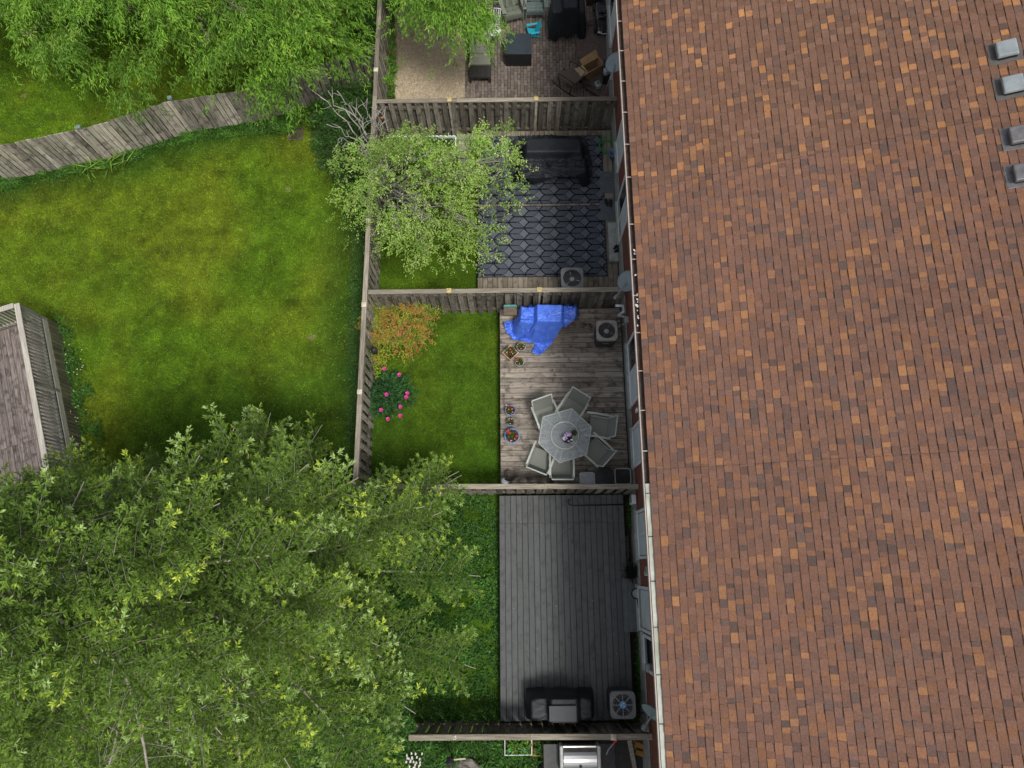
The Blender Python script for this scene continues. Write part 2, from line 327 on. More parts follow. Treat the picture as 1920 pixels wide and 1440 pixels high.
def shingles(roof, y0, y1, pal, single=300):
    "laminated shingle courses laid row over row from the eave to the ridge; thick tabs over a thin base"
    EXP = .134; n = int((RIDGE-ROOF_X)/CS/EXP)+1; cols, pr = zip(*PAL[pal]); pr = np.array(pr)/sum(pr); items = []
    ang_j = RC.uniform(-1, 1, n)
    for i in range(n):
        y = y0-RC.uniform(0, .15); thick = RC.random() < .5
        while y < y1:
            w = (RC.uniform(.085, .18) if pal == 'A' else RC.uniform(.075, .19))*(1 if single else 2.2); a, b = max(y, y0), min(y+w, y1)
            if b-a > .02:
                c = np.array(cols[RC.choice(len(cols), p=pr)])*RC.uniform(.82, 1.16)*(.86+.28*float(fbm(np.array([y]), np.array([i*EXP]), 1.6, 21)[0]))
                c = c*(1-(k_ := RC.uniform(.1, .6)))+BASE[pal]*k_
                items.append((i*EXP, a, b, (.020 if thick else .010)+RC.uniform(-.002, .002), c, RC.choice((.003, .008, .014, .022), p=(.35, .3, .22, .13))))
            y += w; thick = not thick if RC.random() < .85 else thick
    def slab(s, a, b, th, bd):
        out = []
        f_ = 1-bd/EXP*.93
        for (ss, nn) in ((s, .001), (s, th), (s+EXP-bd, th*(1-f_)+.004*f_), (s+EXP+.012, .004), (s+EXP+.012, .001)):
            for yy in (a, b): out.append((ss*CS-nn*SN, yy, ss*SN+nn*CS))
        return out   # 0,1 low bottom; 2,3 low top; 4,5 start of the granule band with the painted course shadow; 6,7 high top; 8,9 high bottom
    FC = [(0, 2, 3, 1)[::-1], (2, 4, 5, 3)[::-1], (0, 8, 6, 4, 2)[::-1], (1, 3, 5, 7, 9)[::-1], (4, 6, 7, 5)[::-1]]
    FQ = [FC[0], FC[1], (0, 2, 4, 8), (1, 9, 5, 3), FC[4]]
    sc = []
    for k, (s, a, b, th, c, bd) in enumerate(items):
        p = (ROOF_X+s*CS, (a+b)/2, ROOF_Z+s*SN); u, v, dep = project(p)
        sc.append(((b-a)/dep**2 if 0 < u < 1915 and 5 < v < 1435 else 0, k))
    best = {k for q, k in sorted(sc, reverse=True)[:single] if q > 0}
    cache = {}
    V, Q, Cc = [], [], []
    for k, (s, a, b, th, c, bd) in enumerate(items):
        if k in best:
            key = (round((b-a)*50)/50, th > .015, bd); w = b-a
            if key not in cache:
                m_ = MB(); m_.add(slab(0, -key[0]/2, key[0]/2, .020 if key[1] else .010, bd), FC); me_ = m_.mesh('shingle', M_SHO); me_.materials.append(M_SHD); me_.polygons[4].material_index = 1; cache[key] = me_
            o = inst('shingle', cache[key], roof, (ROOF_X+s*CS, (a+b)/2, ROOF_Z+s*SN)); o.scale = (1, w/key[0], 1); o.color = (*c, 1)
        else:
            b0 = len(V); V += [(x+ROOF_X+s*CS, y+(a+b)/2, z+ROOF_Z+s*SN) for x, y, z in slab(0, (a-b)/2, (b-a)/2, th, bd)]
            Q += [tuple(b0+i for i in f) for f in FQ]; Cc += [c]*4+[np.array((.066, .042, .034))]  # last face is the band darkened as shadow under the next course
    fast_mesh('shingles', V, Q, np.array(Cc), M_SHA, roof, kind='stuff')
def window(parent, y0, y1, z0, z1, kind='glass', name='window'):
    "white framed opening standing proud of the brick: frame bars, panes"
    x = XW-.03; f = MB()
    for a, b, c, d in ((y0, y1, z0, z0+.07), (y0, y1, z1-.07, z1), (y0, y0+.07, z0+.07, z1-.07), (y1-.07, y1, z0+.07, z1-.07)): f.box(x, a, c, XW+.02, b, d)
    fr = f.build('window_frame', M_WHITE, parent); n = 2 if y1-y0 > 1.1 else 1; st = (y1-y0-.14)/n
    for i in range(n):
        a = y0+.07+i*st; b = a+st
        g = MB(); g.box(XW-.012, a+.02, z0+.07, XW-.004, b-.02, z1-.07); g.build('pane', M_BLIND if kind == 'white' or (kind == 'mixed' and i == 0) else M_GLASS, fr)
        if i: q = MB(); q.box(XW-.024, a-.03, z0+.07, XW+.01, a+.03, z1-.07); q.build('mullion', M_WHITE, fr)
    s = MB(); s.box(x-.05, y0-.03, z0-.05, XW+.02, y1+.03, z0); s.build('sill', M_CONC, fr)
    return fr
def yat(py, z=1.6): return W(1200, py, z).y
def house(label, y0, y1, pal, wins, guard=False, single=300, hang=True):
    h = thing('townhouse', label, 'house', (0, 0, 0), group='row of attached brick townhouses')
    b = MB(); b.box(XW, y0, .95, XW+.25, y1, ROOF_Z-.05); b.box(XW+.25, y0+.01, .95, 16.5, y1-.01, ROOF_Z-.06); b.build('wall', M_BRICK, h)
    b = MB(); b.box(XW-.02, y0, -.2, XW+.3, y1, .948); b.build('foundation', M_CONC, h)
    for w in wins: window(h, *w)
    r = MB(); zr = ROOF_Z+(RIDGE-ROOF_X)*SLOPE
    v = [(ROOF_X, y0, ROOF_Z-.003), (ROOF_X, y1, ROOF_Z-.003), (RIDGE, y0, zr-.003), (RIDGE, y1, zr-.003), (2*RIDGE-ROOF_X, y0, ROOF_Z), (2*RIDGE-ROOF_X, y1, ROOF_Z), (ROOF_X, y0, ROOF_Z-.06), (ROOF_X, y1, ROOF_Z-.06), (2*RIDGE-ROOF_X, y0, ROOF_Z-.06), (2*RIDGE-ROOF_X, y1, ROOF_Z-.06)]
    r.add(v, [(0, 2, 3, 1), (2, 4, 5, 3), (6, 7, 9, 8), (0, 1, 7, 6), (4, 8, 9, 5), (0, 6, 8, 4, 2), (1, 3, 5, 9, 7)])
    ro = r.build('roof', mat('brown roofing felt', (.12, .075, .055), (.18, .1, .075), sc=9, rough=.95), h)
    shingles(ro, y0+.004, y1-.004, pal, single)
    c = MB(); c.box(RIDGE-.14, y0, zr-.02, RIDGE+.14, y1, zr+.012); c.build('ridge_cap', MATS['brown roofing felt'], h)
    g = MB(); gx = ROOF_X-.105; g.box(gx-.01, y0, ROOF_Z-.15, ROOF_X+.03, y1, ROOF_Z-.14); g.box(ROOF_X+.02, y0, ROOF_Z-.14, ROOF_X+.03, y1, ROOF_Z-.065)
    g.build('gutter', M_GUTB, h)
    g = MB(); g.box(gx-.012, y0, ROOF_Z-.14, gx, y1, ROOF_Z-.035); g.box(gx-.016, y0, ROOF_Z-.035, gx+.006, y1, ROOF_Z-.022); g.build('gutter_lip', M_LIP, h)
    if guard:
        g = MB(); g.box(gx+.02, y0, ROOF_Z-.05, ROOF_X+.005, y1-.25, ROOF_Z-.035); g.build('gutter_guard', M_GUARD, h)
    yy = y0+.35
    while yy < y1:
        g = MB(); g.box(gx, yy, ROOF_Z-.033, ROOF_X+.02, yy+.018, ROOF_Z-.026); g.build('gutter_hanger', M_DARKM if guard else M_LIP, h); yy += .78
    s = MB(); s.box(ROOF_X+.03, y0, ROOF_Z-.17, XW, y1, ROOF_Z-.15); s.build('soffit', M_GUTB, h)
    return h
HY = [-9.3, -3.75, 1.72, 7.48, 12.95, 18.5]
hA = house('townhouse with brown roof with scattered orange shingles, by the patterned rug', HY[3], HY[4], 'A',
      [(yat(300), yat(243), 1.0, 2.6, 'white'), (yat(425), yat(345), .6, 2.6, 'mixed')])
hB = house('middle townhouse with mixed red brown shingle roof, behind the weathered deck with the dining table', HY[2], HY[3], 'B',
      [(yat(755), yat(632), 1.0, 2.6, 'mixed'), (yat(872), yat(795), 1.0, 2.6, 'white')])
hC = house('townhouse with red brown shingle roof and pale gutter guard, beside the dark grey deck', HY[1], HY[2], 'B',
      [(yat(1048), yat(955), 1.0, 2.6, 'white'), (yat(1188), yat(1100), .6, 2.6, 'white'), (yat(1262), yat(1192), 1.0, 2.6, 'glass')], guard=True)
hT = house('townhouse at top edge of the picture behind the paver patio', HY[4], HY[5], 'A', [(yat(60), yat(-20), 1.0, 2.6, 'mixed')], single=0)
hD = house('townhouse at the bottom edge of the picture behind the silver grill', HY[0], HY[1], 'B', [(-7.6, -6.2, 1.0, 2.6, 'glass')], guard=True, single=0)
# pale petals caught in the middle gutter
for k in range(14):
    y = random.choice((random.uniform(W(1200, 625, 5.7).y, W(1200, 500, 5.7).y), random.uniform(W(1200, 560, 5.7).y, W(1200, 440, 5.7).y))); b = MB(); r_ = random.uniform(.012, .028)
    b.lathe([(r_*.2, .02), (r_*.8, .012), (r_, 0), (r_*.7, -.01)], 7, cap0=True, cap1=True, M=Matrix.Diagonal((1, random.uniform(1, 2), 1)))
    b.build('gutter_debris', M_DEBRIS, hB if y < HY[3] else hA, loc=(ROOF_X-.03+random.uniform(-.025, .015), y, ROOF_Z-.05), rz=random.uniform(0, 3))
def wall_lamp(h, y, z):
    b = MB(); b.box(XW-.05, y-.05, z-.1, XW-.002, y+.05, z+.1); b.build('wall_lamp', M_WHITE, h, bev=.01)
wall_lamp(hB, yat(774), 1.9); wall_lamp(hC, yat(1075), 1.9)
def wall_vent(h, y, z):
    b = MB(); b.box(XW-.11, y-.09, z-.09, XW, y+.09, z+.09); b.build('wall_vent', M_METAL, h, bev=.02)
wall_vent(hB, W(1177, 598, 1.4).y, 1.3); wall_vent(hC, W(1215, 1070, 2.2).y, 2.3); wall_vent(hC, W(1217, 1252, 1.6).y, 1.6)
b = MB(); p0 = [W(1154, 573, 1.5), W(1168, 573, 1.5), W(1162, 590, 1.0), W(1172, 591, 1.0)]
b.tube([p0[0], p0[1], (XW-.12, p0[1].y-.1, 1.35), (XW-.22, p0[2].y, 1.0), (XW-.02, p0[3].y-.05, 1.0)], .035, 10); b.build('vent_pipe', M_WHITE, hB, smooth=True)
# roof vents
def roof_vent(px, py, plastic, label):
    s = (8.9-ROOF_X); x = W(px, py, 8.5).x; y = W(px, py, 8.5).y; z = ROOF_Z+(x-ROOF_X)*SLOPE
    t = thing('roof_vent', label, 'roof vent', (x, y, z), group='box vents on the shingle roof'); t.rotation_euler = (0, -ANG, 0)
    m = mat('grey plastic vent', (.27, .30, .31), (.20, .225, .235), sc=5, rough=.6) if plastic else mat('galvanised vent', (.20, .195, .2), (.13, .125, .13), sc=9, rough=.5, metal=.4)
    b = MB(); b.box(-.26, -.22, .01, .24, .22, .022); b.build('flange', m if not plastic else mat('dark plastic flange', (.09, .085, .08), (.12, .11, .1), sc=8), t, bev=.004)
    b = MB(); b.box(-.13, -.15, .022, .15, .15, .09); b.build('throat', M_BLACK, t)
    b = MB(); b.prism([(-.17, -.165), (.17, -.165), (.17, .165), (-.17, .165)], .085, .15)
    b.v = [(x_*(.9 if z_ > .1 else 1), y_*(.9 if z_ > .1 else 1), z_) for x_, y_, z_ in b.v]; o = b.build('hood', m, t, bev=.02)
    return t
roof_vent(1900, 82, True, 'grey plastic box vent nearest the top edge on the roof')
roof_vent(1913, 148, True, 'grey plastic box vent just above the roof seam, second from top')
roof_vent(1929, 242, False, 'metal box vent just below the roof seam, third from top')
roof_vent(1939, 312, False, 'metal box vent cut by the right edge, lowest of the four')

# ------------------------------------------------------------------ fences
def fence(name, label, A, B, h=1.55, posts=(), cap=None, pitch=.25, bw=.14, style='alternate', m=None, rail=True, skip=None, group='weathered wooden fences between the yards', rails_at=(.25, 1.3)):
    "posts, top rail and every board on its own; boards alternate front and back of the rails"
    A, B = Vector((A[0], A[1], 0)), Vector((B[0], B[1], 0)); d = B-A; L_ = d.length; rz = math.atan2(d.y, d.x)
    t = thing(name, label, 'fence', A, rz, group); m = m or M_FZ
    n = int(L_/pitch); hb = h-.04
    for i in range(n):
        for k in ((0, 1) if style == 'alternate' else (0,)):
            x = (i+.5+.5*k)*L_/n
            if x > L_-.05 or (skip and skip[0] < x < skip[1]): continue
            yo = (.045 if k else -.045) if style == 'alternate' else -.03
            hh = hb-.02-random.uniform(0, .012 if style == 'alternate' else .05); hh = round(hh, 2)
            w_ = bw if style == 'alternate' else round(random.choice((.125, .135, .145)), 3)
            inst('fence_board', board_mesh(hh, w_, .018, m, .003, 'z'), t, (x+random.uniform(-.008, .008), yo, hh/2+.02), (random.uniform(-.006, .006), 0 if style == 'alternate' else random.uniform(-.008, .008), random.uniform(-.03, .03)))
    for z in rails_at:
        b = MB(); b.box(0, -.035, z-.045, L_, .035, z+.045); b.build('fence_rail', M_RAILD, t)
    if rail:
        k = max(1, round(L_/2.4)); 
        for i in range(k):
            inst('top_rail', board_mesh(L_/k-.004, .125, .036, M_FX), t, ((i+.5)*L_/k, 0, h), (0, random.uniform(-.004, .004), random.uniform(-.004, .004)))
    for x, kind in posts:
        b = MB(); b.box(-.045, -.045, 0, .045, .045, h+.03); p = b.build('fence_post', M_FG, t, loc=(x, 0, 0), bev=.006)
        if kind:
            c = MB(); c.box(-.062, -.062, h+.03, .062, .062, h+.055); q = [(-.055, -.055, h+.055), (.055, -.055, h+.055), (.055, .055, h+.055), (-.055, .055, h+.055), (0, 0, h+.085)]
            c.add(q, [(0, 1, 4), (1, 2, 4), (2, 3, 4), (3, 0, 4)]); c.build('post_cap', M_CAPY if kind == 'y' else M_CAPW, p)
    return t
def along(A, px, py, z=1.55): return (W(px, py, z)-Vector((A[0], A[1], z))).length
F1A = (XF+.06, Y01); F2A = (XF+.06, Y12); F3A = (XF+.06, Y23+.02); F4A = (-2.45, Y34+.03)
fence('wooden_fence', 'dark weathered fence between the paver patio and the rug deck', F1A, (XW-.03, Y01), 1.6, [(along(F1A, 843, 186), 'y'), (along(F1A, 1005, 187), 'y')])
fence('wooden_fence', 'fence below the rug deck with blue tarped grill in front', F2A, (XW-.03, Y12), 1.58, [(along(F2A, 842, 541), 'y'), (along(F2A, 1011, 540), 'y')])
fence('wooden_fence', 'weathered fence between the dining deck and the dark grey deck', F3A, (XW-.03, Y23-.05), 1.55, [(along(F3A, 775, 908), None), (along(F3A, 1024, 911), None)])
fence('wooden_fence', 'dark fence behind the black covered grill near bottom edge', F4A, (XW-.03, Y34), 1.55, [(along(F4A, 852, 1384), None), (along(F4A, 1150, 1384), 'w')])
LA = (XF, 17.6)
fence('wooden_fence', 'long back fence with pale post caps left of the small yards', LA, (XF-.04, 1.75), 1.58, [(along(LA, *q), 'w') for q in ((704, 134), (690, 416), (680, 573), (671, 736))]+[(along(LA, 704, 188), None)], m=M_FG)
for i in range(4):
    A, B = DIAG[i], DIAG[i+1]
    L_ = (B-A).length
    if i == 0:
        t = fence('wooden_fence', 'grey curving board fence across the top left lawn', A, B, 1.55, [(L_-.05, None)], pitch=.152, style='solid', m=M_FG, rail=False); t0 = t
    else:
        q = fence('wooden_fence', 'x', A, B, 1.55-.03*i, [(0.0, None)], pitch=.152, style='solid', m=M_FG if i < 3 else M_FZ, rail=False)
        for c in list(q.children):
            mw = Matrix.LocRotScale(q.location, q.rotation_euler, None) @ Matrix.LocRotScale(c.location, c.rotation_euler, None)
            mp = Matrix.LocRotScale(t0.location, t0.rotation_euler, None).inverted() @ mw
            c.parent = t0; l_, r_, s_ = mp.decompose(); c.location = l_; c.rotation_euler = r_.to_euler()
        bpy.data.objects.remove(q)
# teal cap blocks and a bracket row on the curving fence
for px, py in ((147, 238), (318, 183)):
    p = W(px, py, 1.57); b = MB(); b.box(-.06, -.05, -.03, .06, .05, .02); o = b.build('post_cap', mat('faded teal cap', (.16, .24, .22), (.12, .18, .16), sc=20), t0)
    l = Matrix.LocRotScale(t0.location, t0.rotation_euler, None).inverted() @ p; o.location = l

# ------------------------------------------------------------------ decks
def deck(name, label, x0, x1, y0, y1, z, axis, m, pitch=.142, w=.135, splits=(), fascia=None, skipf=None):
    t = thing(name, label, 'deck', (x0, y0, 0)); lx, ly = x1-x0, y1-y0
    if axis == 'x':
        n = int(ly/pitch)
        for i in range(n):
            y = (i+.5)*ly/n; cuts = [0]+([random.choice((.45, .5, .62))*lx] if random.random() < .25 else [])+[lx]
            for a, b_ in zip(cuts, cuts[1:]):
                inst('deck_board', board_mesh(b_-a-.004, w, .03, m, .005, 'x'), t, ((a+b_)/2, y, z-.015+random.uniform(-.002, .003)), (random.uniform(-.008, .008), 0, random.uniform(-.001, .001)))
    else:
        n = int(lx/pitch)
        for i in range(n):
            x = (i+.5)*lx/n; cuts = [0, *splits, ly]
            for a, b_ in zip(cuts, cuts[1:]):
                inst('deck_board', board_mesh(b_-a-.006, w, .03, m, .004, 'y'), t, (x, (a+b_)/2, z-.015+random.uniform(-.001, .002)), (0, random.uniform(-.006, .006), 0))
    f = MB(); f.box(0, 0, .0, .03, ly, z-.034); f.box(.03, 0, 0, lx, .03, z-.034); f.box(.03, ly-.03, 0, lx, ly, z-.034); f.box(lx-.03, .03, 0, lx, ly-.03, z-.034); f.build('rim_joist', fascia or m, t)
    u = MB(); u.box(.03, .03, z-.1, lx-.03, ly-.03, z-.05); u.build('gap_shade_sheet', M_SOIL, t)  # one dark sheet below the boards, painting the shade seen through the gaps
    return t
ZD = .38
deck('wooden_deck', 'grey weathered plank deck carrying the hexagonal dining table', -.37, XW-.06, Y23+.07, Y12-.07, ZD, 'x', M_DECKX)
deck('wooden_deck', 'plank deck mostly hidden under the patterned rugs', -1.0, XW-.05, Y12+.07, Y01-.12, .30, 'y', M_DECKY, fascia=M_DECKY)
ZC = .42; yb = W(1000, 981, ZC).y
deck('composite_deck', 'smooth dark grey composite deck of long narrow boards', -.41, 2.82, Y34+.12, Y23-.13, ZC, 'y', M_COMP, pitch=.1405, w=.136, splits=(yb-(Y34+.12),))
t = thing('deck_step', 'dark grey landing step by the white back door', 'step', (2.66, yat(1192), 0))
ly = yat(1086)-yat(1192); u = MB(); u.box(0, 0, ZC+.002, .38, ly, .55); u.build('riser_box', M_COMP, t)
for i in range(3): inst('step_board', board_mesh(ly+.01, .125, .03, M_COMP, .004, 'y'), t, (.064+i*.128, ly/2, .567))
sheet('planting_strip', [(2.84, Y34+.1), (XW-.03, Y34+.1), (XW-.03, Y23-.1), (2.84, Y23-.1)], .012, M_SOIL)

# ------------------------------------------------------------------ paver patio and mulch bed (top yard)
M_PAVE = mat('brown concrete pavers', (.8, .8, .8), (1.15, 1.15, 1.15), sc=10, attr=True, rough=.95, bump=.5, bsc=80, spec=.1)
pt = thing('patio', 'brown grey brick paver patio in the top yard', 'patio', (0, 0, 0)); pt['kind'] = 'structure'
del pt['category']
V, Q, Cc = [], [], []; x0 = W(872, 110, 0).x
rc = np.random.default_rng(3)
for i in range(int((XW-.05-x0)/.103)):
    off = (i % 2)*.1
    for j in range(-1, 26):
        y = Y01+.06+j*.205+off; x = x0+i*.103
        if y < Y01+.04 or y > 17.9: continue
        if x < W(895, 150, 0).x-.0 and y < W(895, 150, 0).y-(x-x0)*.0 and (x-x0) < .55 and y < Y01+.55-(x-x0): continue
        c = np.array((.165, .138, .120))*rc.uniform(.72, 1.2)*np.array([1, rc.uniform(.94, 1.04), rc.uniform(.92, 1.05)]); z = .035+rc.uniform(-.003, .003); b0 = len(V)
        a = .003; V += [(x+a, y+a, 0), (x+.103-a, y+a, 0), (x+.103-a, y+.205-a, 0), (x+a, y+.205-a, 0), (x+a+.004, y+a+.004, z), (x+.099-a, y+a+.004, z), (x+.099-a, y+.201-a, z), (x+a+.004, y+.201-a, z)]
        Q += [(b0+4, b0+5, b0+6, b0+7), (b0, b0+1, b0+5, b0+4), (b0+1, b0+2, b0+6, b0+5), (b0+2, b0+3, b0+7, b0+6), (b0+3, b0, b0+4, b0+7)]; Cc += [c]*5
fast_mesh('pavers', V, Q, np.array(Cc), M_PAVE, pt, kind='stuff')
sheet('patio_bed', [(x0-.05, Y01+.05), (XW-.02, Y01+.05), (XW-.02, 18), (x0-.05, 18)], .008, mat('dark paver joint sand', (.05, .042, .036), (.035, .03, .026), sc=20, rough=.95))
# raised curved paver step by the house
st = thing('patio_step', 'low curved paver step along the brick wall of the top house', 'step', (0, 0, 0))
pa = [W(x, y, .14) for x, y in ((1150, 190), (1100, 160), (1088, 120), (1086, 70), (1100, 45), (1128, 36), (1152, 36))]
for i in range(len(pa)-1):
    d = pa[i+1]-pa[i]; n_ = max(1, int(d.length/.2))
    for k in range(n_):
        c = pa[i]+d*((k+.5)/n_); b = MB(); b.box(-d.length/n_/2+.004, -.1, .035, d.length/n_/2-.004, .1, .15); o = b.build('step_stone', mat('brown step stone', (.115, .088, .076), (.085, .066, .058), sc=12, objvar=.2, bump=.4, rough=.95), st, loc=(c.x, c.y, 0), rz=math.atan2(d.y, d.x), bev=.006)
b = MB(); b.prism([(p.x, p.y) for p in pa][::-1], .036, .132); b.build('step_fill', MATS['brown step stone'], st)
M_MULCH = mat('straw mulch', (.50, .42, .30), (.30, .25, .175), sc=22, rough=.95, bump=.8, bsc=50)
MUL = wpoly([(742, 20), (800, -40), (872, -40), (876, 120), (900, 183), (742, 187), (736, 120)], 0)
sheet('mulch_bed', MUL, .014, M_MULCH)
q = sample(MUL, 16000); n = len(q); d = rdir(n); d[:, 2] *= .25
leaves('straw_mulch', np.c_[q, RNG.uniform(.016, .03, n)], d, np.tile([0, 0, 1.], (n, 1)), RNG.uniform(.03, .08, n), .014, np.array([.58, .48, .34])*RNG.uniform(.45, 1.35, (n, 1)), M_LEAF, kind='stuff')
bpy.data.objects['straw_mulch']['label'] = 'pale straw coloured mulch chips in the top yard bed'

# ------------------------------------------------------------------ drapes (tarps and furniture covers)
def drape(name, label, cat, foot, boxes, z0, m, slope=3.0, wr=.02, seed=0, nr=46, ns=150, ctr=None, smooth=3, crease=0):
    "cloth over boxes: boundary polygon foot (world xy), boxes (cx, cy, hx, hy, rz, ztop)"
    P = np.array([p[:2] for p in foot]); c = np.array(ctr[:2]) if ctr is not None else P.mean(0)
    seg = np.roll(P, -1, 0)-P; L_ = np.hypot(*seg.T); cum = np.r_[0, np.cumsum(L_)]; s = np.linspace(0, cum[-1], ns, endpoint=False)
    k = np.searchsorted(cum, s, 'right')-1; bd = P[k]+seg[k]*((s-cum[k])/L_[k])[:, None]
    bd = (np.roll(bd, 1, 0)+2*bd+np.roll(bd, -1, 0))/4
    r = np.linspace(0, 1, nr)[1:]; X = c[0]+r[:, None]*(bd[:, 0]-c[0]); Y = c[1]+r[:, None]*(bd[:, 1]-c[1])
    X = np.vstack([np.full((1, ns), c[0]), X]); Y = np.vstack([np.full((1, ns), c[1]), Y])
    Z = np.full(X.shape, z0+.008); ang = np.arctan2(Y-c[1], X-c[0])
    for cx, cy, hx, hy, rz, zt in boxes:
        u = (X-cx)*math.cos(rz)+(Y-cy)*math.sin(rz); v = -(X-cx)*math.sin(rz)+(Y-cy)*math.cos(rz)
        dd = np.hypot(np.maximum(np.abs(u)-hx, 0), np.maximum(np.abs(v)-hy, 0)); Z = np.maximum(Z, np.where(dd <= 0, zt, zt-.02-slope*dd))
    for _ in range(smooth):
        Zp = Z.copy(); Zp[1:-1] = (Z[:-2]+Z[2:]+2*Z[1:-1])/4; Z = (np.roll(Zp, 1, 1)+np.roll(Zp, -1, 1)+2*Zp)/4
    free = np.clip((Z.max()-Z)/(Z.max()-z0), 0, 1)
    w = (fbm(ang*9, (Z-z0)*1.2+np.hypot(X-c[0], Y-c[1])*.6, 1.0, seed)-.5)*2
    w2 = (fbm(X, Y, .16, seed+3)-.5)*2; w3 = 1-2*np.abs(fbm(X+Y*.4, Y-X*.3, .3, seed+6)-.5)*2
    fr2 = np.clip(free*1.15, 0, 1); Z = np.maximum(Z+wr*(w*2.2*(.04+fr2)+w2*.5*(.1+fr2)+w3*(.08+fr2)), z0+.006+.012*np.abs(w)+(free > .9)*wr*np.abs(w3)*1.2)
    if crease: cr = np.minimum(np.abs(fbm(X*1.3+Y*.5, Y-X*.2, .22, seed+8)-.5), np.abs(fbm(X-Y, Y*.7+X*.4, .30, seed+11)-.5)); Z = np.maximum(Z-crease*np.clip(1-cr*16, 0, 1)*(.12+fr2), z0+.006)
    n0 = X.shape[0]; V = np.stack([X, Y, Z], -1).reshape(-1, 3); i, j = np.meshgrid(np.arange(n0-1), np.arange(ns), indexing='ij')
    Q = np.stack([i*ns+j, (i+1)*ns+j, (i+1)*ns+(j+1) % ns, i*ns+(j+1) % ns], -1).reshape(-1, 4)
    base = Vector((c[0], c[1], z0)); V = V-np.array(base)
    o = fast_mesh(name, V, Q, None, m, smooth=True); o.location = base; tag(o, label, cat)
    return o
M_TARP = mat('blue tarpaulin', (.05, .135, .62), (.085, .20, .74), sc=5, rough=.38, spec=.5, bump=.18, bsc=6, bdist=.03)
foot = wpoly([(975, 572), (1005, 563), (1030, 562), (1056, 566), (1082, 570), (1086, 590), (1083, 604), (1070, 618), (1050, 630), (1038, 640), (1020, 657), (1012, 664), (997, 660), (1003, 645), (1004, 641), (990, 641), (962, 634), (950, 622), (943, 602), (972, 597)], ZD+.15)
tb = W(1030, 588, 1.45); tl = W(990, 588, 1.3); tr_ = W(1069, 587, 1.3)
drape('grill_cover', 'crumpled bright blue tarp draped over a grill on the weathered deck', 'tarp', foot, [(tb.x, tb.y, .33, .24, -.04, 1.5), (tl.x, tl.y, .2, .23, -.1, 1.22), (tr_.x, tr_.y, .17, .24, 0, 1.22)], ZD, M_TARP, slope=4.2, wr=.085, seed=2, nr=90, ns=280, crease=.045, ctr=(tb.x-.05, tb.y-.1))
M_COVER = mat('black furniture cover', (.010, .012, .016), (.016, .019, .024), sc=3, rough=.55, spec=.3, bump=.2, bsc=10, bdist=.02)
foot = wpoly([(955, 260), (975, 250), (1090, 250), (1102, 262), (1110, 300), (1112, 338), (1098, 348), (1050, 344), (1010, 350), (965, 346), (953, 320)], .45)
a0 = W(1038, 272, 1.1); a1 = W(1030, 315, .85); a2 = W(1085, 312, .85)
drape('furniture_cover', 'black wrinkled cover over a patio sofa on the rug deck', 'cover', foot, [(a0.x, a0.y, .82, .26, 0, 1.12), (a1.x-.02, a1.y, .88, .32, 0, .86), (a2.x, a2.y, .22, .28, 0, .92)], .31, M_COVER, slope=7, wr=.045, seed=5, ctr=a1, smooth=8, nr=80, ns=240, crease=.025)
def covered_grill(label, px, py, z, hx, hy, seed, panel=False, top=1.5):
    c = W(px, py, top-.2)
    foot = [(c.x-hx-.08, c.y-hy-.1), (c.x, c.y-hy-.16), (c.x+hx+.08, c.y-hy-.1), (c.x+hx+.12, c.y), (c.x+hx+.08, c.y+hy+.08), (c.x, c.y+hy+.12), (c.x-hx-.08, c.y+hy+.08), (c.x-hx-.12, c.y)]
    o = drape('grill_cover', label, 'grill cover', foot, [(c.x+.05, c.y, hx*.45, hy, 0, top), (c.x, c.y, hx, hy*.92, 0, top-.22)], z, M_COVER, slope=7, wr=.018, seed=seed, ctr=c)
    return o, c
g, c = covered_grill('black covered grill with grey top panel on the dark grey deck', 1053, 1330, ZC, .72, .26, 8)
b = MB(); pz = 1.545; x_, y_ = W(1030, 1353, pz).x-c.x, W(1030, 1353, pz).y-c.y
b.box(x_, y_, 1.11, x_+.62, y_+.33, 1.145); b.build('top_panel', mat('grey panel', (.036, .042, .05), (.03, .035, .042), sc=5, rough=.5), g, bev=.006)
for i, (a_, w_) in enumerate(((0, .045), (.052, .03), (.088, .05), (.155, .05), (.212, .03), (.248, .045), (.3, .03))):
    b = MB(); b.box(a_, 0, 0, a_+w_, .022, .002); b.build('cover_lettering', M_WHITE, g, loc=(W(1041, 1313, 1.46).x-c.x, W(1041, 1313, 1.46).y-c.y-.006*i, 1.075))
covered_grill('black covered grill at top edge of the paver patio', 1066, 8, .04, .5, .3, 12, top=1.35)
o = thing('fire_table_cover', 'black square boxed cover in the middle of the paver patio', 'cover', W(971, 108, .04))
p = [W(x, y, .56) for x, y in ((948, 102), (997, 102), (996, 63), (947, 63))]; b = MB()
b.add([(q.x-o.location.x, q.y-o.location.y, 0) for q in p]+[(q.x-o.location.x, q.y-o.location.y, .52) for q in p], [(4, 5, 6, 7), (0, 1, 5, 4), (1, 2, 6, 5), (2, 3, 7, 6), (3, 0, 4, 7)])
b.build('cover_skirt', M_BLACK, o, bev=.012)
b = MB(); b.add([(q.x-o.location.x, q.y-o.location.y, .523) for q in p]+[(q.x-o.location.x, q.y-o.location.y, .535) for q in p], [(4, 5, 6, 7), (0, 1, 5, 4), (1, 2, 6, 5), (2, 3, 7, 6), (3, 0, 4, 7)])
b.build('cover_top', mat('sky sheen vinyl', (.026, .036, .045), (.034, .045, .055), sc=6, rough=.45), o, bev=.005)  # top of the black cover tinted slate, painting in the sky it reflects

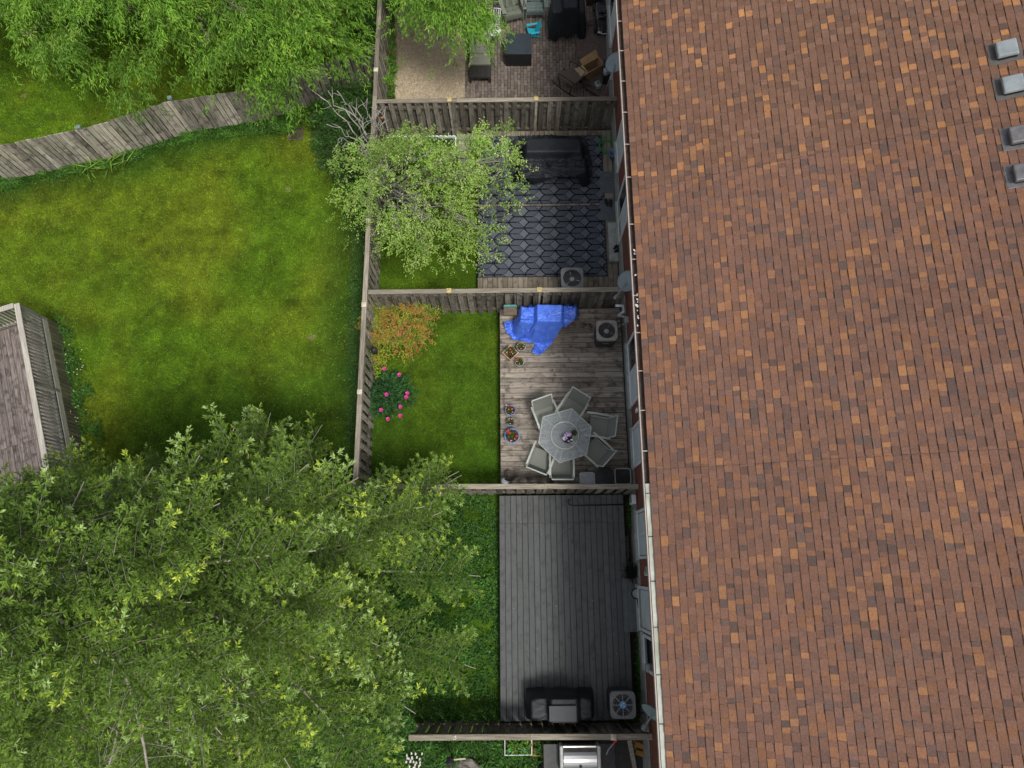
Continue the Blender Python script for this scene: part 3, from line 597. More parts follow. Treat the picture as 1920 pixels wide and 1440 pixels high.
# ------------------------------------------------------------------ rugs
M_RUG = mat('woven outdoor rug', (.8, .8, .8), (1.15, 1.15, 1.15), sc=30, attr=True, rough=.95, bump=.4, bsc=200, spec=.1)
def rug(label, px0, py0, px1, py1, z, oy):
    a, b = W(px0, py1, z), W(px1, py0, z); lx, ly = b.x-a.x, b.y-a.y; ce = .0125; nx, ny = int(lx/ce), int(ly/ce)
    xs = np.linspace(0, lx, nx+1); ys = np.linspace(0, ly, ny+1); X, Y = np.meshgrid(xs, ys)
    Z = .009+.006*fbm(X+a.x, Y+a.y, .5, 2)
    V = np.stack([X, Y, Z], -1).reshape(-1, 3); i = (np.arange(ny)[:, None]*(nx+1)+np.arange(nx)[None]).ravel(); Q = np.stack([i, i+1, i+nx+2, i+nx+1], 1)
    cx = (X[:-1, :-1]+ce/2).ravel(); cy = (Y[:-1, :-1]+ce/2).ravel()+oy
    U, Vv, TW, TH = .89, .365, .012, .010                       # repeat of the motif, line half widths
    col = np.tile(np.array([.074, .084, .102]), (len(Q), 1)); lozenge = np.zeros(len(Q), bool); line = np.zeros(len(Q), bool)
    for sx, sy in ((0, 0), (.5, .5)):
        u = (((cx/U+sx) % 1)-.5)*U; v = (((cy/Vv+sy) % 1)-.5)*Vv          # junction of the leaves at the cell centre
        line |= (np.abs(v) < .016) & (np.abs(u) < .25)
        au, av = np.abs(u), np.abs(v); arc = Vv/2*np.sin(np.pi/2*np.clip(au/.195, 0, 1)); sl_ = Vv/2*np.pi/2/.195*np.cos(np.pi/2*np.clip(au/.195, 0, 1))
        line |= (np.abs(av-arc)/np.sqrt(1+sl_**2) < np.where(u > 0, .017, .007)) & (au < .2)
        vv = np.abs(((cy/Vv+sy+.5) % 1)-.5)*Vv; lozenge |= (au/.165+vv/.128) < 1
    hatch = (np.sin((cx*1.1+cy)*2*math.pi/.034) > .1)
    col[lozenge & hatch] = (.135, .15, .172); col[lozenge & ~hatch] = (.09, .102, .12)
    col[line] = (.008, .009, .014)
    ed = (cx < .03) | (cx > lx-.03) | (cy-oy < .03) | (cy-oy > ly-.03); col[ed] = (.03, .033, .042)
    o = fast_mesh('outdoor_rug', V, Q, col, M_RUG); o.location = a; tag(o, label, 'rug', 'dark patterned outdoor rugs'); return o
rug('large dark rug of diamonds and leaf shapes in the lower part of the deck', 896, 385, 1133, 521, .303, .1)
rug('dark patterned rug partly under the black sofa cover', 898, 254, 1128, 384, .303, .25)

# ------------------------------------------------------------------ dining set
M_TGL = mat('textured table glass', (.30, .33, .35), (.24, .27, .29), sc=9, rough=.22, spec=.5)
M_FRAME = mat('sage grey frame', (.40, .43, .385), (.33, .36, .325), sc=5, rough=.45, metal=.15)
M_SLING = mat('grey green sling', (.205, .215, .19), (.165, .175, .155), sc=60, rough=.85)
zt = ZD+.72
tc_ = W(1059, 816, zt); hexp = [W(x, y, zt) for x, y in ((1072, 766), (1109, 801), (1100, 852), (1049, 868), (1010, 831), (1018, 782))]
tb_ = thing('dining_table', 'hexagonal frosted glass patio table with six legs and chairs around', 'table', (tc_.x, tc_.y, ZD))
hp = [(p.x-tc_.x, p.y-tc_.y) for p in hexp][::-1]
def glass_top():
    m = mat('frosted table glass', (.42, .47, .50), (.36, .41, .44), sc=14, rough=.25, spec=.6); t_ = m.node_tree; p = [n for n in t_.nodes if n.type == 'BSDF_PRINCIPLED'][0]; p.inputs['Alpha'].default_value = .30; return m
b = MB(); b.prism([(x*.985, y*.985) for x, y in hp], .715, .722); b.build('glass_top', glass_top(), tb_)
b = MB()
for i in range(6): b.bar((*hp[i], .72), (*hp[(i+1) % 6], .72), .022, .03)
b.build('table_rim', M_FRAME, tb_, bev=.004)
b = MB(); b.lathe([(.34, .726), (.36, .732), (.38, .726), (.36, .722), (.34, .726)], 40); b.build('glass_ring', M_FRAME, tb_, smooth=True)
for i in range(6):
    x, y = hp[i]; b = MB(); b.bar((x*.98, y*.98, .700), (x*.45, y*.45, .700), .03, .022); b.tube([(x*.93, y*.93, .69), (x*.8, y*.8, .4), (x*.9, y*.9, 0)], .018, 8); b.build('leg', M_FRAME, tb_)
def make_chair():
    t = thing('patio_chair', 'x', 'chair', group='sling chairs around the dining table'); w = .27
    b = MB(); n = 8
    for i in range(n+1):
        u = i/n; x = -.22+.46*u; z = .40-.03*math.sin(u*math.pi)+.02*u
        b.v += [(x, -w+.02, z), (x, w-.02, z)]
    b.f = [(2*i, 2*i+2, 2*i+3, 2*i+1) for i in range(n)]; b.c = [None]*n; b.build('seat', M_SLING, t, smooth=True)
    b = MB()
    for i in range(n+1):
        u = i/n; b.v += [(-.22-.17*u-.02*math.sin(u*3.1), -w+.02, .41+.52*u), (-.22-.17*u-.02*math.sin(u*3.1), w-.02, .41+.52*u)]
    b.f = [(2*i, 2*i+1, 2*i+3, 2*i+2) for i in range(n)]; b.c = [None]*n; b.build('backrest', M_SLING, t, smooth=True)
    b = MB(); b.bar((-.40, -w-.005, .935), (-.40, w+.005, .935), .035, .03); b.build('back_rail', M_FRAME, t, bev=.006)
    for s in (-1, 1):
        b = MB(); b.tube([(-.40, s*w, .93), (-.22, s*w, .41), (.25, s*w, .42)], .016, 8); b.build('side_frame', M_FRAME, t, smooth=True)
        b = MB(); y = s*(w+.03)
        for i in range(6):
            u = i/5; b.bar((-.32+.58*u*.98, y, .60+.05*math.sin(u*2.4)), (-.32+.58*(u+.2)*.98, y, .60+.05*math.sin((u+.2)*2.4)), .05, .022)
        b.build('armrest', M_FRAME, t)
        b = MB(); b.tube([(.22, y, .62), (.26, y, .3), (.24, y, 0)], .016, 8); b.build('leg', M_FRAME, t)
        b = MB(); b.tube([(-.28, y, .60), (-.24, y, .3), (-.34, y, 0)], .016, 8); b.build('leg', M_FRAME, t)
    return t
def copy_tree(o, parent=None):
    c = o.copy(); COL.objects.link(c); c.parent = parent
    for ch in list(o.children): copy_tree(ch, c)
    return c
chair0 = make_chair()
CH = [((1000, 751), (1031, 740), 'grey sling chair at the table, upper left one of the six'), ((1077, 727), (1104, 744), 'grey sling chair at the table, upper right one of the six'),
      ((1158, 782), (1154, 814), 'grey sling chair at the table, right hand one nearest the house wall'), ((1154, 848), (1133, 872), 'grey sling chair at the table, lower right one beside the dark round side table'),
      ((1036, 899), (1075, 899), 'grey sling chair at the table, bottom one with its back to the fence'), ((988, 876), (1023, 890), 'grey sling chair at the table, lower left one nearest the rock')]
for i, (a, b_, lab) in enumerate(CH):
    o = chair0 if i == 0 else copy_tree(chair0)
    zb = ZD+.93; A, B = W(*a, zb), W(*b_, zb); m_ = (A+B)/2; d = (B-A); fw = Vector((-d.y, d.x, 0)).normalized()
    if fw.dot(tc_-m_) < 0: fw = -fw
    o.location = (m_.x+fw.x*.40, m_.y+fw.y*.40, ZD); o.rotation_euler = (0, 0, math.atan2(fw.y, fw.x)); o['label'] = lab
# small side tables by the fence
def side_table(px, py, w_, m, rnd, label, glass=None):
    z = ZD+.42; c = W(px, py, z); t = thing('side_table', label, 'side table', (c.x, c.y, ZD), group='small side tables along the fence')
    if rnd:
        b = MB(); b.lathe([(.01, .42), (w_, .42), (w_+.012, .41), (w_, .395), (.01, .395)], 28); b.build('table_top', m, t)
    else:
        h = w_; b = MB(); r_ = .06; poly = []
        for cx, cy, a0_ in ((h-r_, h-r_, 0), (-h+r_, h-r_, 90), (-h+r_, -h+r_, 180), (h-r_, -h+r_, 270)):
            poly += [(cx+r_*math.cos(math.radians(a0_+k*30)), cy+r_*math.sin(math.radians(a0_+k*30))) for k in range(4)]
        b.prism([(x*.95, y*.95) for x, y in poly], .405, .415); b.build('table_top', m, t)
        b = MB(); b.tube([(x, y, .41) for x, y in poly+poly[:1]], .014, 6, cap=False); b.build('table_rim', M_FRAME if glass is None else glass, t)
    for k in range(4):
        a_ = math.radians(45+90*k); r_ = w_*.92; b = MB(); b.tube([(r_*math.cos(a_), r_*math.sin(a_), .395), (r_*1.02*math.cos(a_), r_*1.02*math.sin(a_), 0)], .012, 6); b.build('leg', M_FRAME, t)
side_table(1101, 900, .19, M_TGL, False, 'small square side table with pale glass top, left of the dark round one')
side_table(1134, 893, .235, mat('dark glass', (.03, .034, .038), (.04, .044, .048), sc=7, rough=.2, spec=.5), True, 'small round dark glass side table between two square ones')
side_table(1168, 893, .2, mat('dark smoked glass', (.02, .024, .02), (.03, .034, .03), sc=7, rough=.2, spec=.5), False, 'small square dark side table with pale rim, nearest the wall', mat('pale metal rim', (.5, .53, .5), (.42, .45, .42), sc=7, rough=.4))

# ------------------------------------------------------------------ air conditioners
def ac_unit(px, py, z, sz, h, label, m, blades, grille=False, logo=False, rz=0, ph=.4, bm=None):
    c = W(px, py, z+h); t = thing('air_conditioner', label, 'air conditioner', (c.x, c.y, z), rz, 'air conditioners on the decks'); s = sz/2
    def rr(k, r_): 
        out = []
        for cx, cy, a0_ in ((k-r_, k-r_, 0), (-k+r_, k-r_, 90), (-k+r_, -k+r_, 180), (k-r_, -k+r_, 270)): out += [(cx+r_*math.cos(math.radians(a0_+i*22.5)), cy+r_*math.sin(math.radians(a0_+i*22.5))) for i in range(5)]
        return out
    b = MB(); b.prism(rr(s*.94, .09), .02, h-.09); b.build('coil_body', mat('dark coil louvres', (.025, .025, .026), (.06, .06, .06), sc=3, stretch=(1, 1, 30), rough=.6), t)
    b = MB(); n = 40; R_ = s*.80; an = [2*math.pi*i/n for i in range(n)]; inn = [(R_*math.cos(a), R_*math.sin(a)) for a in an]
    sr = lambda a: s/(abs(math.cos(a))**7+abs(math.sin(a))**7)**(1/7); o_ = [(sr(a)*math.cos(a), sr(a)*math.sin(a)) for a in an]
    v = [(x, y, h-.10) for x, y in o_]+[(x*.985, y*.985, h) for x, y in o_]+[(x, y, h) for x, y in inn]+[(x, y, h-.09) for x, y in inn]
    b.add(v, [(k*n+i, k*n+(i+1) % n, (k+1)*n+(i+1) % n, (k+1)*n+i) for k in range(3) for i in range(n)]); b.build('top_shroud', m, t)
    b = MB(); b.lathe([(.005, h-.19), (R_, h-.19)], 24); b.build('fan_well', M_BLACK, t)
    bm = bm or mat('grey fan blade', (.13, .14, .145), (.10, .11, .115), sc=6, rough=.5)
    for k in range(blades):
        a_ = ph+2*math.pi*k/blades; b = MB(); pts = []
        for rr_, w_ in ((.07, .3), (R_*.55, .52), (R_*.93, .46)):
            for sg in (-1, 1): pts.append((rr_*math.cos(a_+sg*w_), rr_*math.sin(a_+sg*w_), h-.11+sg*.03))
        b.add(pts, [(0, 1, 3, 2), (2, 3, 5, 4)]); b.build('fan_blade', bm, t)
    b = MB(); b.lathe([(.003, h-.07), (.06, h-.07), (.07, h-.09), (.07, h-.14)], 20); b.build('fan_hub', M_METAL if not grille else M_DARKM, t)
    if grille:
        for k in range(8):
            a_ = math.pi*k/4+.0; b = MB(); b.bar((.07*math.cos(a_), .07*math.sin(a_), h-.004), (R_*1.02*math.cos(a_), R_*1.02*math.sin(a_), h-.004), .014, .01); b.build('grille_spoke', M_METAL, t)
        for r_ in (R_*.45, R_*.62, R_*.8, R_*.94):
            b = MB(); b.lathe([(r_-.003, h-.008), (r_, h-.004), (r_+.003, h-.008), (r_, h-.012), (r_-.003, h-.008)], 36); b.build('grille_ring', M_METAL, t)
        b = MB(); b.lathe([(.003, h+.004), (.078, h+.004), (.08, h-.01)], 28); bd = b.build('badge', mat('blue badge', (.10, .28, .55), (.16, .36, .62), sc=9, rough=.4), t)
        b = MB()
        for k in range(3):
            a_ = 2*math.pi*k/3+.4; pp = [(.012*math.cos(a_), .012*math.sin(a_)), (.05*math.cos(a_+.5), .05*math.sin(a_+.5)), (.062*math.cos(a_+1.1), .062*math.sin(a_+1.1)), (.035*math.cos(a_+.9), .035*math.sin(a_+.9))]
            b.prism(pp, h+.005, h+.008)
        b.build('badge_emblem', M_WHITE, bd)
    return t
M_ACG = mat('grey metal shroud', (.19, .20, .20), (.155, .165, .165), sc=6, rough=.5, metal=.2)
M_ACB = mat('beige metal shroud', (.36, .34, .30), (.28, .265, .235), sc=7, rough=.5)
ac_unit(1073, 521, .31, .62, .78, 'grey air conditioner with three large fan blades, at the rug corner', M_ACG, 3, ph=1.4, bm=mat('pale fan blade', (.30, .31, .31), (.24, .25, .25), sc=6))
u = ac_unit(1138, 619, ZD, .57, .68, 'beige rimmed dark air conditioner beside the blue tarp', M_ACB, 4, ph=.75)
b = MB(); b.box(-.09, -.278, .36, .09, -.272, .385); b.build('name_plate', M_METAL, u)
ac_unit(1168, 1322, ZC, .6, .74, 'grey air conditioner with fan grille and blue round badge', M_ACG, 4, grille=True)
for pa_, pb_, who in (((1157, 614, .8), (1180, 602, .9), 'copper'),):
    b = MB(); b.tube([W(*pa_), W(*pb_)], .012, 6); b.build('refrigerant_line', M_METAL, hB)
b = MB(); b.tube([W(1196, 1340, .7), W(1212, 1333, .75)], .022, 8); b.build('refrigerant_line', M_DARKM, hC)

# ------------------------------------------------------------------ satellite dishes
def dish(px, py, z, r_, nrm, label, arm):
    c = W(px, py, z); nrm = Vector(nrm).normalized(); q = nrm.to_track_quat('Z', 'Y').to_matrix()
    t = thing('satellite_dish', label, 'satellite dish', c, group='satellite dishes on the house walls'); m = mat('blue grey dish', (.26, .31, .33), (.22, .265, .285), sc=4, rough=.5)
    b = MB(); Mx = q @ Matrix.Diagonal((1, 1.12, 1)); prof = [(r_*k/8, .11*r_*(k/8)**2-.02) for k in range(9)]+[(r_*1.02, .11*r_), (r_, .11*r_-.02)]+[(r_*k/8, .11*r_*(k/8)**2-.035) for k in range(7, -1, -1)]
    b.lathe([(max(x, .002), y) for x, y in prof], 32, M=Mx); b.build('reflector', m, t, smooth=True)
    e = W(*arm)-c; bt = q @ Vector((0, -r_*1.0, .0)); 
    if (q @ Vector((0, 1, 0))).z > 0: pass
    s_ = e*.3
    b = MB(); b.bar(s_*.4, e, .035, .025); b.build('feed_arm', M_METAL, t)
    b = MB(); b.bar(e-e.normalized()*.02, e+e.normalized()*.09+Vector((0, 0, .03)), .075, .06); b.build('feed_horn', M_METAL, t, bev=.01)
    w_ = Vector((XW-c.x, .05, -.25)); b = MB(); b.tube([-nrm*.03, -nrm*.14, w_], .02, 8); b.build('mast', M_METAL, t)
    b = MB(); b.box(w_.x-.03, w_.y-.06, w_.z-.1, w_.x-.005, w_.y+.06, w_.z+.1); b.build('wall_bracket', M_METAL, t)
dish(1153, 117, 3.2, .24, (-.35, -.3, .8), 'round grey satellite dish above the clutter on the paver patio', (1146, 145, 3.1))
dish(1176, 527, 3.2, .235, (-.4, -.35, .75), 'round grey satellite dish by the wall where the middle fence ends', (1156, 555, 3.2))
dish(1226, 1337, 3.2, .27, (-.62, -.62, .32), 'grey satellite dish seen on edge near the bottom gutter', (1209, 1361, 3.2))

# ------------------------------------------------------------------ trees and shrubs
def jit(c, n, lo=.7, hi=1.35, hue=.12):
    return np.asarray(c)*RNG.uniform(lo, hi, (n, 1))*np.c_[RNG.uniform(1-hue, 1+hue*1.6, n), np.ones(n), RNG.uniform(1-hue, 1+hue, n)]
def curve(a, b, sag=.0, k=7, wob=.0):
    a, b = np.array(a, float), np.array(b, float); t = np.linspace(0, 1, k)[:, None]; p = a+(b-a)*t; p[:, 2] += sag*np.sin(np.pi*t[:, 0]); L_ = np.linalg.norm(b-a)
    if wob: p[1:-1] += RNG.normal(size=(k-2, 3))*wob*L_
    return p
def limb(mb, pts, r0, r1, n=6): mb.tube([tuple(p) for p in pts], list(np.linspace(r0, r1, len(pts))), n)
def broadleaf(name, label, cat, poly, base, z_lo, z_hi, ntw, per, ln, wd_, cols, seed, droop=.4, nl=14, r0=.09, bark=M_BARK, gaps=.35, spread=.22, group=None, twigs=True, out=.7, thick=1.0, vis=0.0, clump=26, crad=.22, bycl=False):
    "crown filled with leafy twigs inside a domed outline, carried by limbs from the trunk"
    t = thing(name, label, cat, base, 0, group); bx = np.array([base[0], base[1], base[2]])
    nc = max(6, ntw//clump); CP = sample(poly, nc); cd = edgedist(CP[:, 0], CP[:, 1], poly); dm = max(cd.max(), .3); lump = fbm(CP[:, 0], CP[:, 1], .9, seed)
    keep = (lump > gaps*(.45+.9*RNG.random(nc))) & (cd > crad*RNG.uniform(.5, 1.1, nc)); CP, cd, lump = CP[keep], cd[keep], lump[keep]; nc = len(CP)
    ctop = z_lo+(z_hi-z_lo)*np.sqrt(np.clip(cd/dm, 0, 1))*(.72+.5*(lump-.3))-thick*RNG.random(nc)**1.5*.8; ctop = np.clip(ctop, z_lo*.75, None)
    n = ntw; ci = RNG.integers(0, nc, n); off = RNG.normal(size=(n, 2))*crad*RNG.uniform(.7, 1.3, (nc, 1))[ci]
    C = np.c_[CP[ci]+off, ctop[ci]-(np.hypot(*off.T)/crad)**2*crad*.5-RNG.random(n)*crad*.9]; cshade = RNG.uniform(.72, 1.25, (nc, 1))[ci]
    ctr = C.mean(0); od = norm(C-np.array([bx[0], bx[1], ctr[2]-.4*(z_hi-z_lo)])); td = norm(od*out*.6+np.c_[off/crad*.5, np.zeros(n)]+rdir(n)*.5+np.array([0, 0, -droop]))
    # leaves on every twig
    s = np.tile(np.linspace(0, 1, per), n); ti = np.repeat(np.arange(n), per); m = len(ti)
    B = C[ti]+td[ti]*(s*spread)[:, None]+RNG.normal(size=(m, 3))*spread*.10
    ld = norm(td[ti]*.55+rdir(m)*.9+np.array([0, 0, -droop*.8])); nr = norm(np.array([0, 0, 1.])+rdir(m)*.55)
    cl = np.array([c for c, w in cols]); wt = np.array([w for c, w in cols]); wt = wt/wt.sum()
    pick = RNG.choice(len(cl), nc, p=wt)[ci] if bycl else RNG.choice(len(cl), n, p=wt); mixc = cl[pick][ti]*RNG.uniform(.75, 1.25, (m, 1)); other = cl[RNG.choice(len(cl), m, p=wt)]
    cc = (mixc*.7+other*.3)*cshade[ti]
    L_ = RNG.uniform(.7, 1.25, m)*ln
    crown = leaves('crown', B-bx, ld, nr, L_, L_*wd_, cc, M_LEAF, t)
    # limbs
    wood_ = MB(); fork = np.array([0, 0, z_lo*.55-bx[2]*0]) ; limb(wood_, curve((0, 0, 0), fork+np.array([.05, .03, 0]), 0, 5, .02), r0, r0*.8, 9)
    wood_.build('trunk', bark, t, smooth=True)
    br = MB(); K = min(nl, n); ids = RNG.choice(n, K, replace=False)
    for i in ids:
        e = C[i]-bx; c1 = curve(fork, e, .18*np.linalg.norm(e[:2])*.5, 8, .025); limb(br, c1, r0*.55, r0*.12, 6)
        if twigs:
            near = np.argsort(np.linalg.norm(C-C[i], axis=1))[:16]
            for j in near[::2]: limb(br, curve(c1[-3 if j % 2 else -1], C[j]-bx+np.array([0, 0, vis]), .03, 4, .03), r0*(.10+vis), r0*.05, 4)
    br.build('branches', bark, t, smooth=True)
    return t
WILLOW = [((.135, .29, .025), 4), ((.21, .39, .036), 2.6), ((.07, .175, .018), 2.2), ((.31, .46, .07), .9)]
pl = wpoly([(-140, -170), (-120, 70), (0, 95), (30, 112), (75, 98), (120, 138), (170, 148), (200, 182), (245, 188), (275, 172), (330, 150), (375, 160), (440, 142), (490, 150), (560, 190), (600, 186), (640, 148), (665, 70), (690, 30), (690, -170)], 2.5)
broadleaf('leafy_tree', 'large bright green tree with long narrow leaves filling the top left', 'tree', pl, tuple(W(330, 30, 0)), 2.6, 6.6, 12000, 17, .125, .20, WILLOW, 3, droop=.75, nl=60, r0=.16, spread=.34, thick=2.4, gaps=.36, crad=.30, clump=38)
pl = wpoly([(752, 0), (765, 45), (800, 75), (838, 92), (856, 85), (878, 120), (890, 138), (903, 112), (912, 70), (926, 40), (930, -90), (760, -90)], 2.5)
broadleaf('leafy_tree', 'bright green narrow leaved tree hanging over the mulch bed at top', 'tree', pl, tuple(W(830, -70, 0)), 2.8, 5.4, 2300, 17, .12, .20, WILLOW, 7, droop=.75, nl=16, r0=.1, spread=.34, thick=1.2, gaps=.30, crad=.27, clump=34)
pl = wpoly([(610, 288), (640, 282), (676, 300), (716, 258), (762, 250), (805, 256), (850, 268), (890, 262), (935, 242), (978, 258), (982, 300), (976, 345), (942, 362), (936, 400), (926, 448), (890, 486), (830, 500), (770, 495), (722, 488), (702, 462), (692, 432), (652, 398), (628, 345)], 1.9)
PALE = [((.28, .44, .075), 4), ((.40, .54, .14), 2), ((.17, .31, .045), 2.6), ((.46, .54, .22), .8)]
broadleaf('small_tree', 'pale green small leaved tree leaning over the rug deck', 'tree', pl, tuple(W(735, 400, 0)), 1.9, 4.4, 2000, 13, .060, .50, PALE, 12, droop=.1, nl=34, r0=.07, spread=.24, thick=1.5, gaps=.40, bark=M_TWIG, out=.8, vis=.14, crad=.20, clump=14)
# bare dead shrub beside it
t = thing('dead_shrub', 'bare grey dead shrub with forked branches at the fence corner', 'shrub', tuple(W(712, 300, 0))); bx = np.array(t.location); mb = MB()
for tip in ((600, 182), (615, 170), (632, 170), (650, 208), (612, 233), (689, 185), (640, 265), (706, 200), (720, 205), (735, 245), (660, 195), (700, 225)):
    e = np.array(W(*tip, 2.6))-bx; fk = e*np.array([.35, .35, .42])+RNG.normal(size=3)*.05; limb(mb, curve((0, 0, 0), fk, .1, 5, .02), .035, .022, 6); c1 = curve(fk, e, .12, 7, .035); limb(mb, c1, .022, .006, 5)
    for k in range(5):
        p = c1[2+k % 4]; limb(mb, curve(p, p+(rdir(1)[0]*np.array([1, 1, .5])+norm(e)*.6)*RNG.uniform(.2, .5), .02, 4, .05), .010, .003, 4)
mb.build('branches', mat('bleached dead wood', (.46, .44, .39), (.33, .31, .27), sc=14, rough=.9), t, smooth=True)
DARKSH = [((.040, .105, .018), 4), ((.07, .16, .025), 2), ((.025, .07, .012), 3)]
def shrub(label, pts, z0, z1, ntw, ln, cols, seed, base=None, droop=.0, wd_=.42, per=10, spread=.16, cat='shrub', name='shrub', gaps=.3, group=None, nl=8, thick=.5, bycl=False):
    pl = wpoly(pts, z0); c = np.mean([p[:2] for p in pl], 0)
    return broadleaf(name, label, cat, pl, (c[0], c[1], 0), z0, z1, ntw, per, ln, wd_, cols, seed, droop=droop, nl=nl, r0=.025, spread=spread, twigs=False, gaps=gaps, group=group, thick=thick, crad=.11, clump=14, bycl=bycl)
shrub('dark green shrub thicket in the fence corner below the big tree', [(560, 205), (610, 195), (660, 140), (700, 130), (704, 250), (690, 330), (640, 345), (615, 300), (595, 250), (580, 215)], .5, 1.5, 1600, .075, DARKSH, 4, thick=1.0)
shrub('dark leafy shrub under the top edge beside the fence', [(640, -40), (760, -40), (745, 20), (720, 60), (690, 70), (660, 40)], .8, 2.4, 700, .10, DARKSH, 8, wd_=.22, droop=.4)
t = shrub('spirea bush of lime leaves with orange pink tips in the fence corner', [(684, 580), (718, 562), (762, 556), (815, 563), (822, 588), (800, 608), (806, 640), (786, 650), (790, 672), (760, 662), (738, 652), (722, 672), (700, 694), (692, 684), (686, 620)], 0.45, 1.05, 1500, .055, [((.27, .40, .035), 3.6), ((.50, .20, .065), 1.7), ((.15, .29, .03), 2.6), ((.50, .40, .06), 1.8), ((.60, .20, .12), .8)], 15, nl=24, thick=.4, gaps=.33, bycl=True)
# peony with magenta blooms
t = shrub('dark green peony bush with magenta flowers by the back fence', [(700, 715), (716, 700), (740, 700), (757, 720), (758, 745), (752, 765), (735, 775), (710, 776), (697, 755)], .35, .85, 330, .12, [((.035, .125, .03), 4), ((.06, .17, .045), 2), ((.02, .07, .02), 2)], 21, wd_=.32, per=9, spread=.18, gaps=.2)
M_PEO = mat('magenta petals', (.62, .03, .26), (.75, .10, .42), sc=20, rough=.6)
def flower(par, p, r_, m, n=12):
    b = MB()
    for k in range(n*2):
        a_ = 2.4*k; tl_ = .25+.6*(k/(n*2)); rr_ = r_*(.45+.55*k/(n*2)); d = Vector((math.cos(a_)*tl_, math.sin(a_)*tl_, 1-tl_*.6)).normalized(); s_ = d.cross(Vector((0, 0, 1))).normalized()*rr_*.45
        b.add([(0, 0, 0), d*rr_*.6-s_, d*rr_, d*rr_*.6+s_], [(0, 1, 2, 3)])
    o = b.build('flower', m, par); o.location = Vector(p)-par.location if par.location.length else p; return o
for px, py in ((721, 692), (749, 703), (764, 738), (725, 740), (715, 769), (751, 763), (751, 780), (728, 786), (762, 745)):
    z = .55 if px > 745 or py > 775 else .82; flower(t, W(px, py, z), .075, M_PEO)
# lush growth: ground cover, ferns, weeds
def cover(name, label, pts, n, h, ln, cols, seed, wd_=.5, z0=.0, cat='plants', rag=0.0):
    pl = wpoly(pts, 0) if not isinstance(pts[0], Vector) else pts; q = sample(pl, n); f = fbm(q[:, 0], q[:, 1], .35, seed); kk = f > rag*(.6+.8*RNG.random(n)); q, f = q[kk], f[kk]; n = len(q); z = z0+h*f*RNG.random(n)**.6
    up = norm(np.c_[RNG.normal(size=(n, 2)), RNG.uniform(.1, .7, n)]); c = np.array([c for c, w in cols])[RNG.choice(len(cols), n, p=np.array([w for c, w in cols])/sum(w for c, w in cols))]*RNG.uniform(.6, 1.35, (n, 1))*(.55+.9*f)[:, None]
    o = leaves(name, np.c_[q, z], up, norm(np.array([0, 0, 1.])+rdir(n)*.5), RNG.uniform(.45, 1.6, n)*ln, RNG.uniform(.6, 1.3, n)*ln*wd_, c, M_LEAF, kind='stuff'); return tag(o, label, cat)
LUSH = [((.055, .155, .022), 4), ((.09, .22, .03), 2), ((.03, .09, .016), 2)]
cover('ground_cover', 'lush leafy green ground cover left of the dark grey deck', [(700, 925), (934, 928), (937, 1345), (760, 1352), (690, 1350)], 30000, .26, .066, LUSH, 2, .5, rag=.34)
cover('weeds', 'tall lush grass and weeds along the curving fence foot', [(-20, 335), (220, 298), (250, 268), (350, 252), (515, 220), (560, 215), (560, 250), (400, 262), (300, 280), (240, 310), (120, 335), (-20, 365)], 9000, .22, .11, [((.065, .19, .02), 4), ((.12, .27, .03), 2), ((.035, .10, .015), 2)], 5, .16, rag=.5)
cover('weeds', 'leafy weeds around the drain at the shaded lawn corner', [(575, 215), (610, 215), (680, 330), (660, 345), (600, 320), (580, 262)], 4500, .2, .07, DARKSH, 6, .4, rag=.45)
cover('weeds', 'dark weeds along the foot of the back fence, lawn side', [(668, 345), (688, 345), (680, 560), (668, 830), (652, 830), (655, 560)], 5500, .10, .06, DARKSH, 9, .3)
cover('weeds', 'leafy weeds with tiny white and yellow flowers beside the raised deck', [(104, 585), (132, 600), (165, 690), (185, 760), (205, 850), (150, 865), (128, 800), (118, 700)], 6500, .32, .06, LUSH, 12, .45, rag=.5)
cover('ferns', 'green ferns along the fence in the top yard', [(712, 60), (738, 60), (742, 120), (738, 185), (712, 185)], 2600, .45, .17, [((.07, .2, .025), 4), ((.14, .28, .035), 2), ((.25, .13, .04), .8)], 3, .16)
cover('yard_plants', 'green plants and tall grass in the bottom yard', [(560, 1340), (780, 1340), (790, 1388), (945, 1388), (1010, 1425), (1010, 1475), (560, 1475)], 24000, .4, .10, LUSH, 17, .3)
cover('yard_plants', 'small green plants in the soil strip by the wall beside grey deck', [(1175, 935), (1196, 935), (1198, 990), (1178, 990)], 500, .3, .10, LUSH, 18, .35, .05)
cover('yard_plants', 'green plants in the soil strip near the lower window of the grey deck', [(1192, 1195), (1210, 1195), (1216, 1300), (1196, 1300)], 1200, .45, .12, LUSH, 19, .3, .05)
cover('ground_cover', 'small plants at the foot of the patio fence by white edging', [(720, 245), (745, 245), (800, 262), (850, 262), (850, 268), (745, 268)], 900, .25, .08, LUSH, 20, .4)
M_DOT = mat('tiny white petals', (.75, .76, .62), (.7, .68, .3), sc=3)
wf = thing('wildflowers', 'tiny white and yellow wildflowers beside the raised deck', 'flowers', W(140, 720, 0))
for k in range(26):
    p = W(random.uniform(118, 165), random.uniform(640, 790), .35); flower(wf, p, .028, M_DOT, 3)
# iris leaves at the fence foot
q = wpoly([(130, 300), (215, 295), (235, 315), (150, 325)], 0); P = sample(q, 60); d = np.c_[RNG.normal(size=(60, 2))*1.1, np.full(60, .7)]
o = leaves('iris_leaves', np.c_[P, np.zeros(60)], d, rdir(60)+np.array([0, 0, 1]), RNG.uniform(.4, .8, 60), .035, jit((.22, .36, .05), 60), M_LEAF); tag(o, 'long yellow green iris leaves flopped at the fence foot', 'plant')

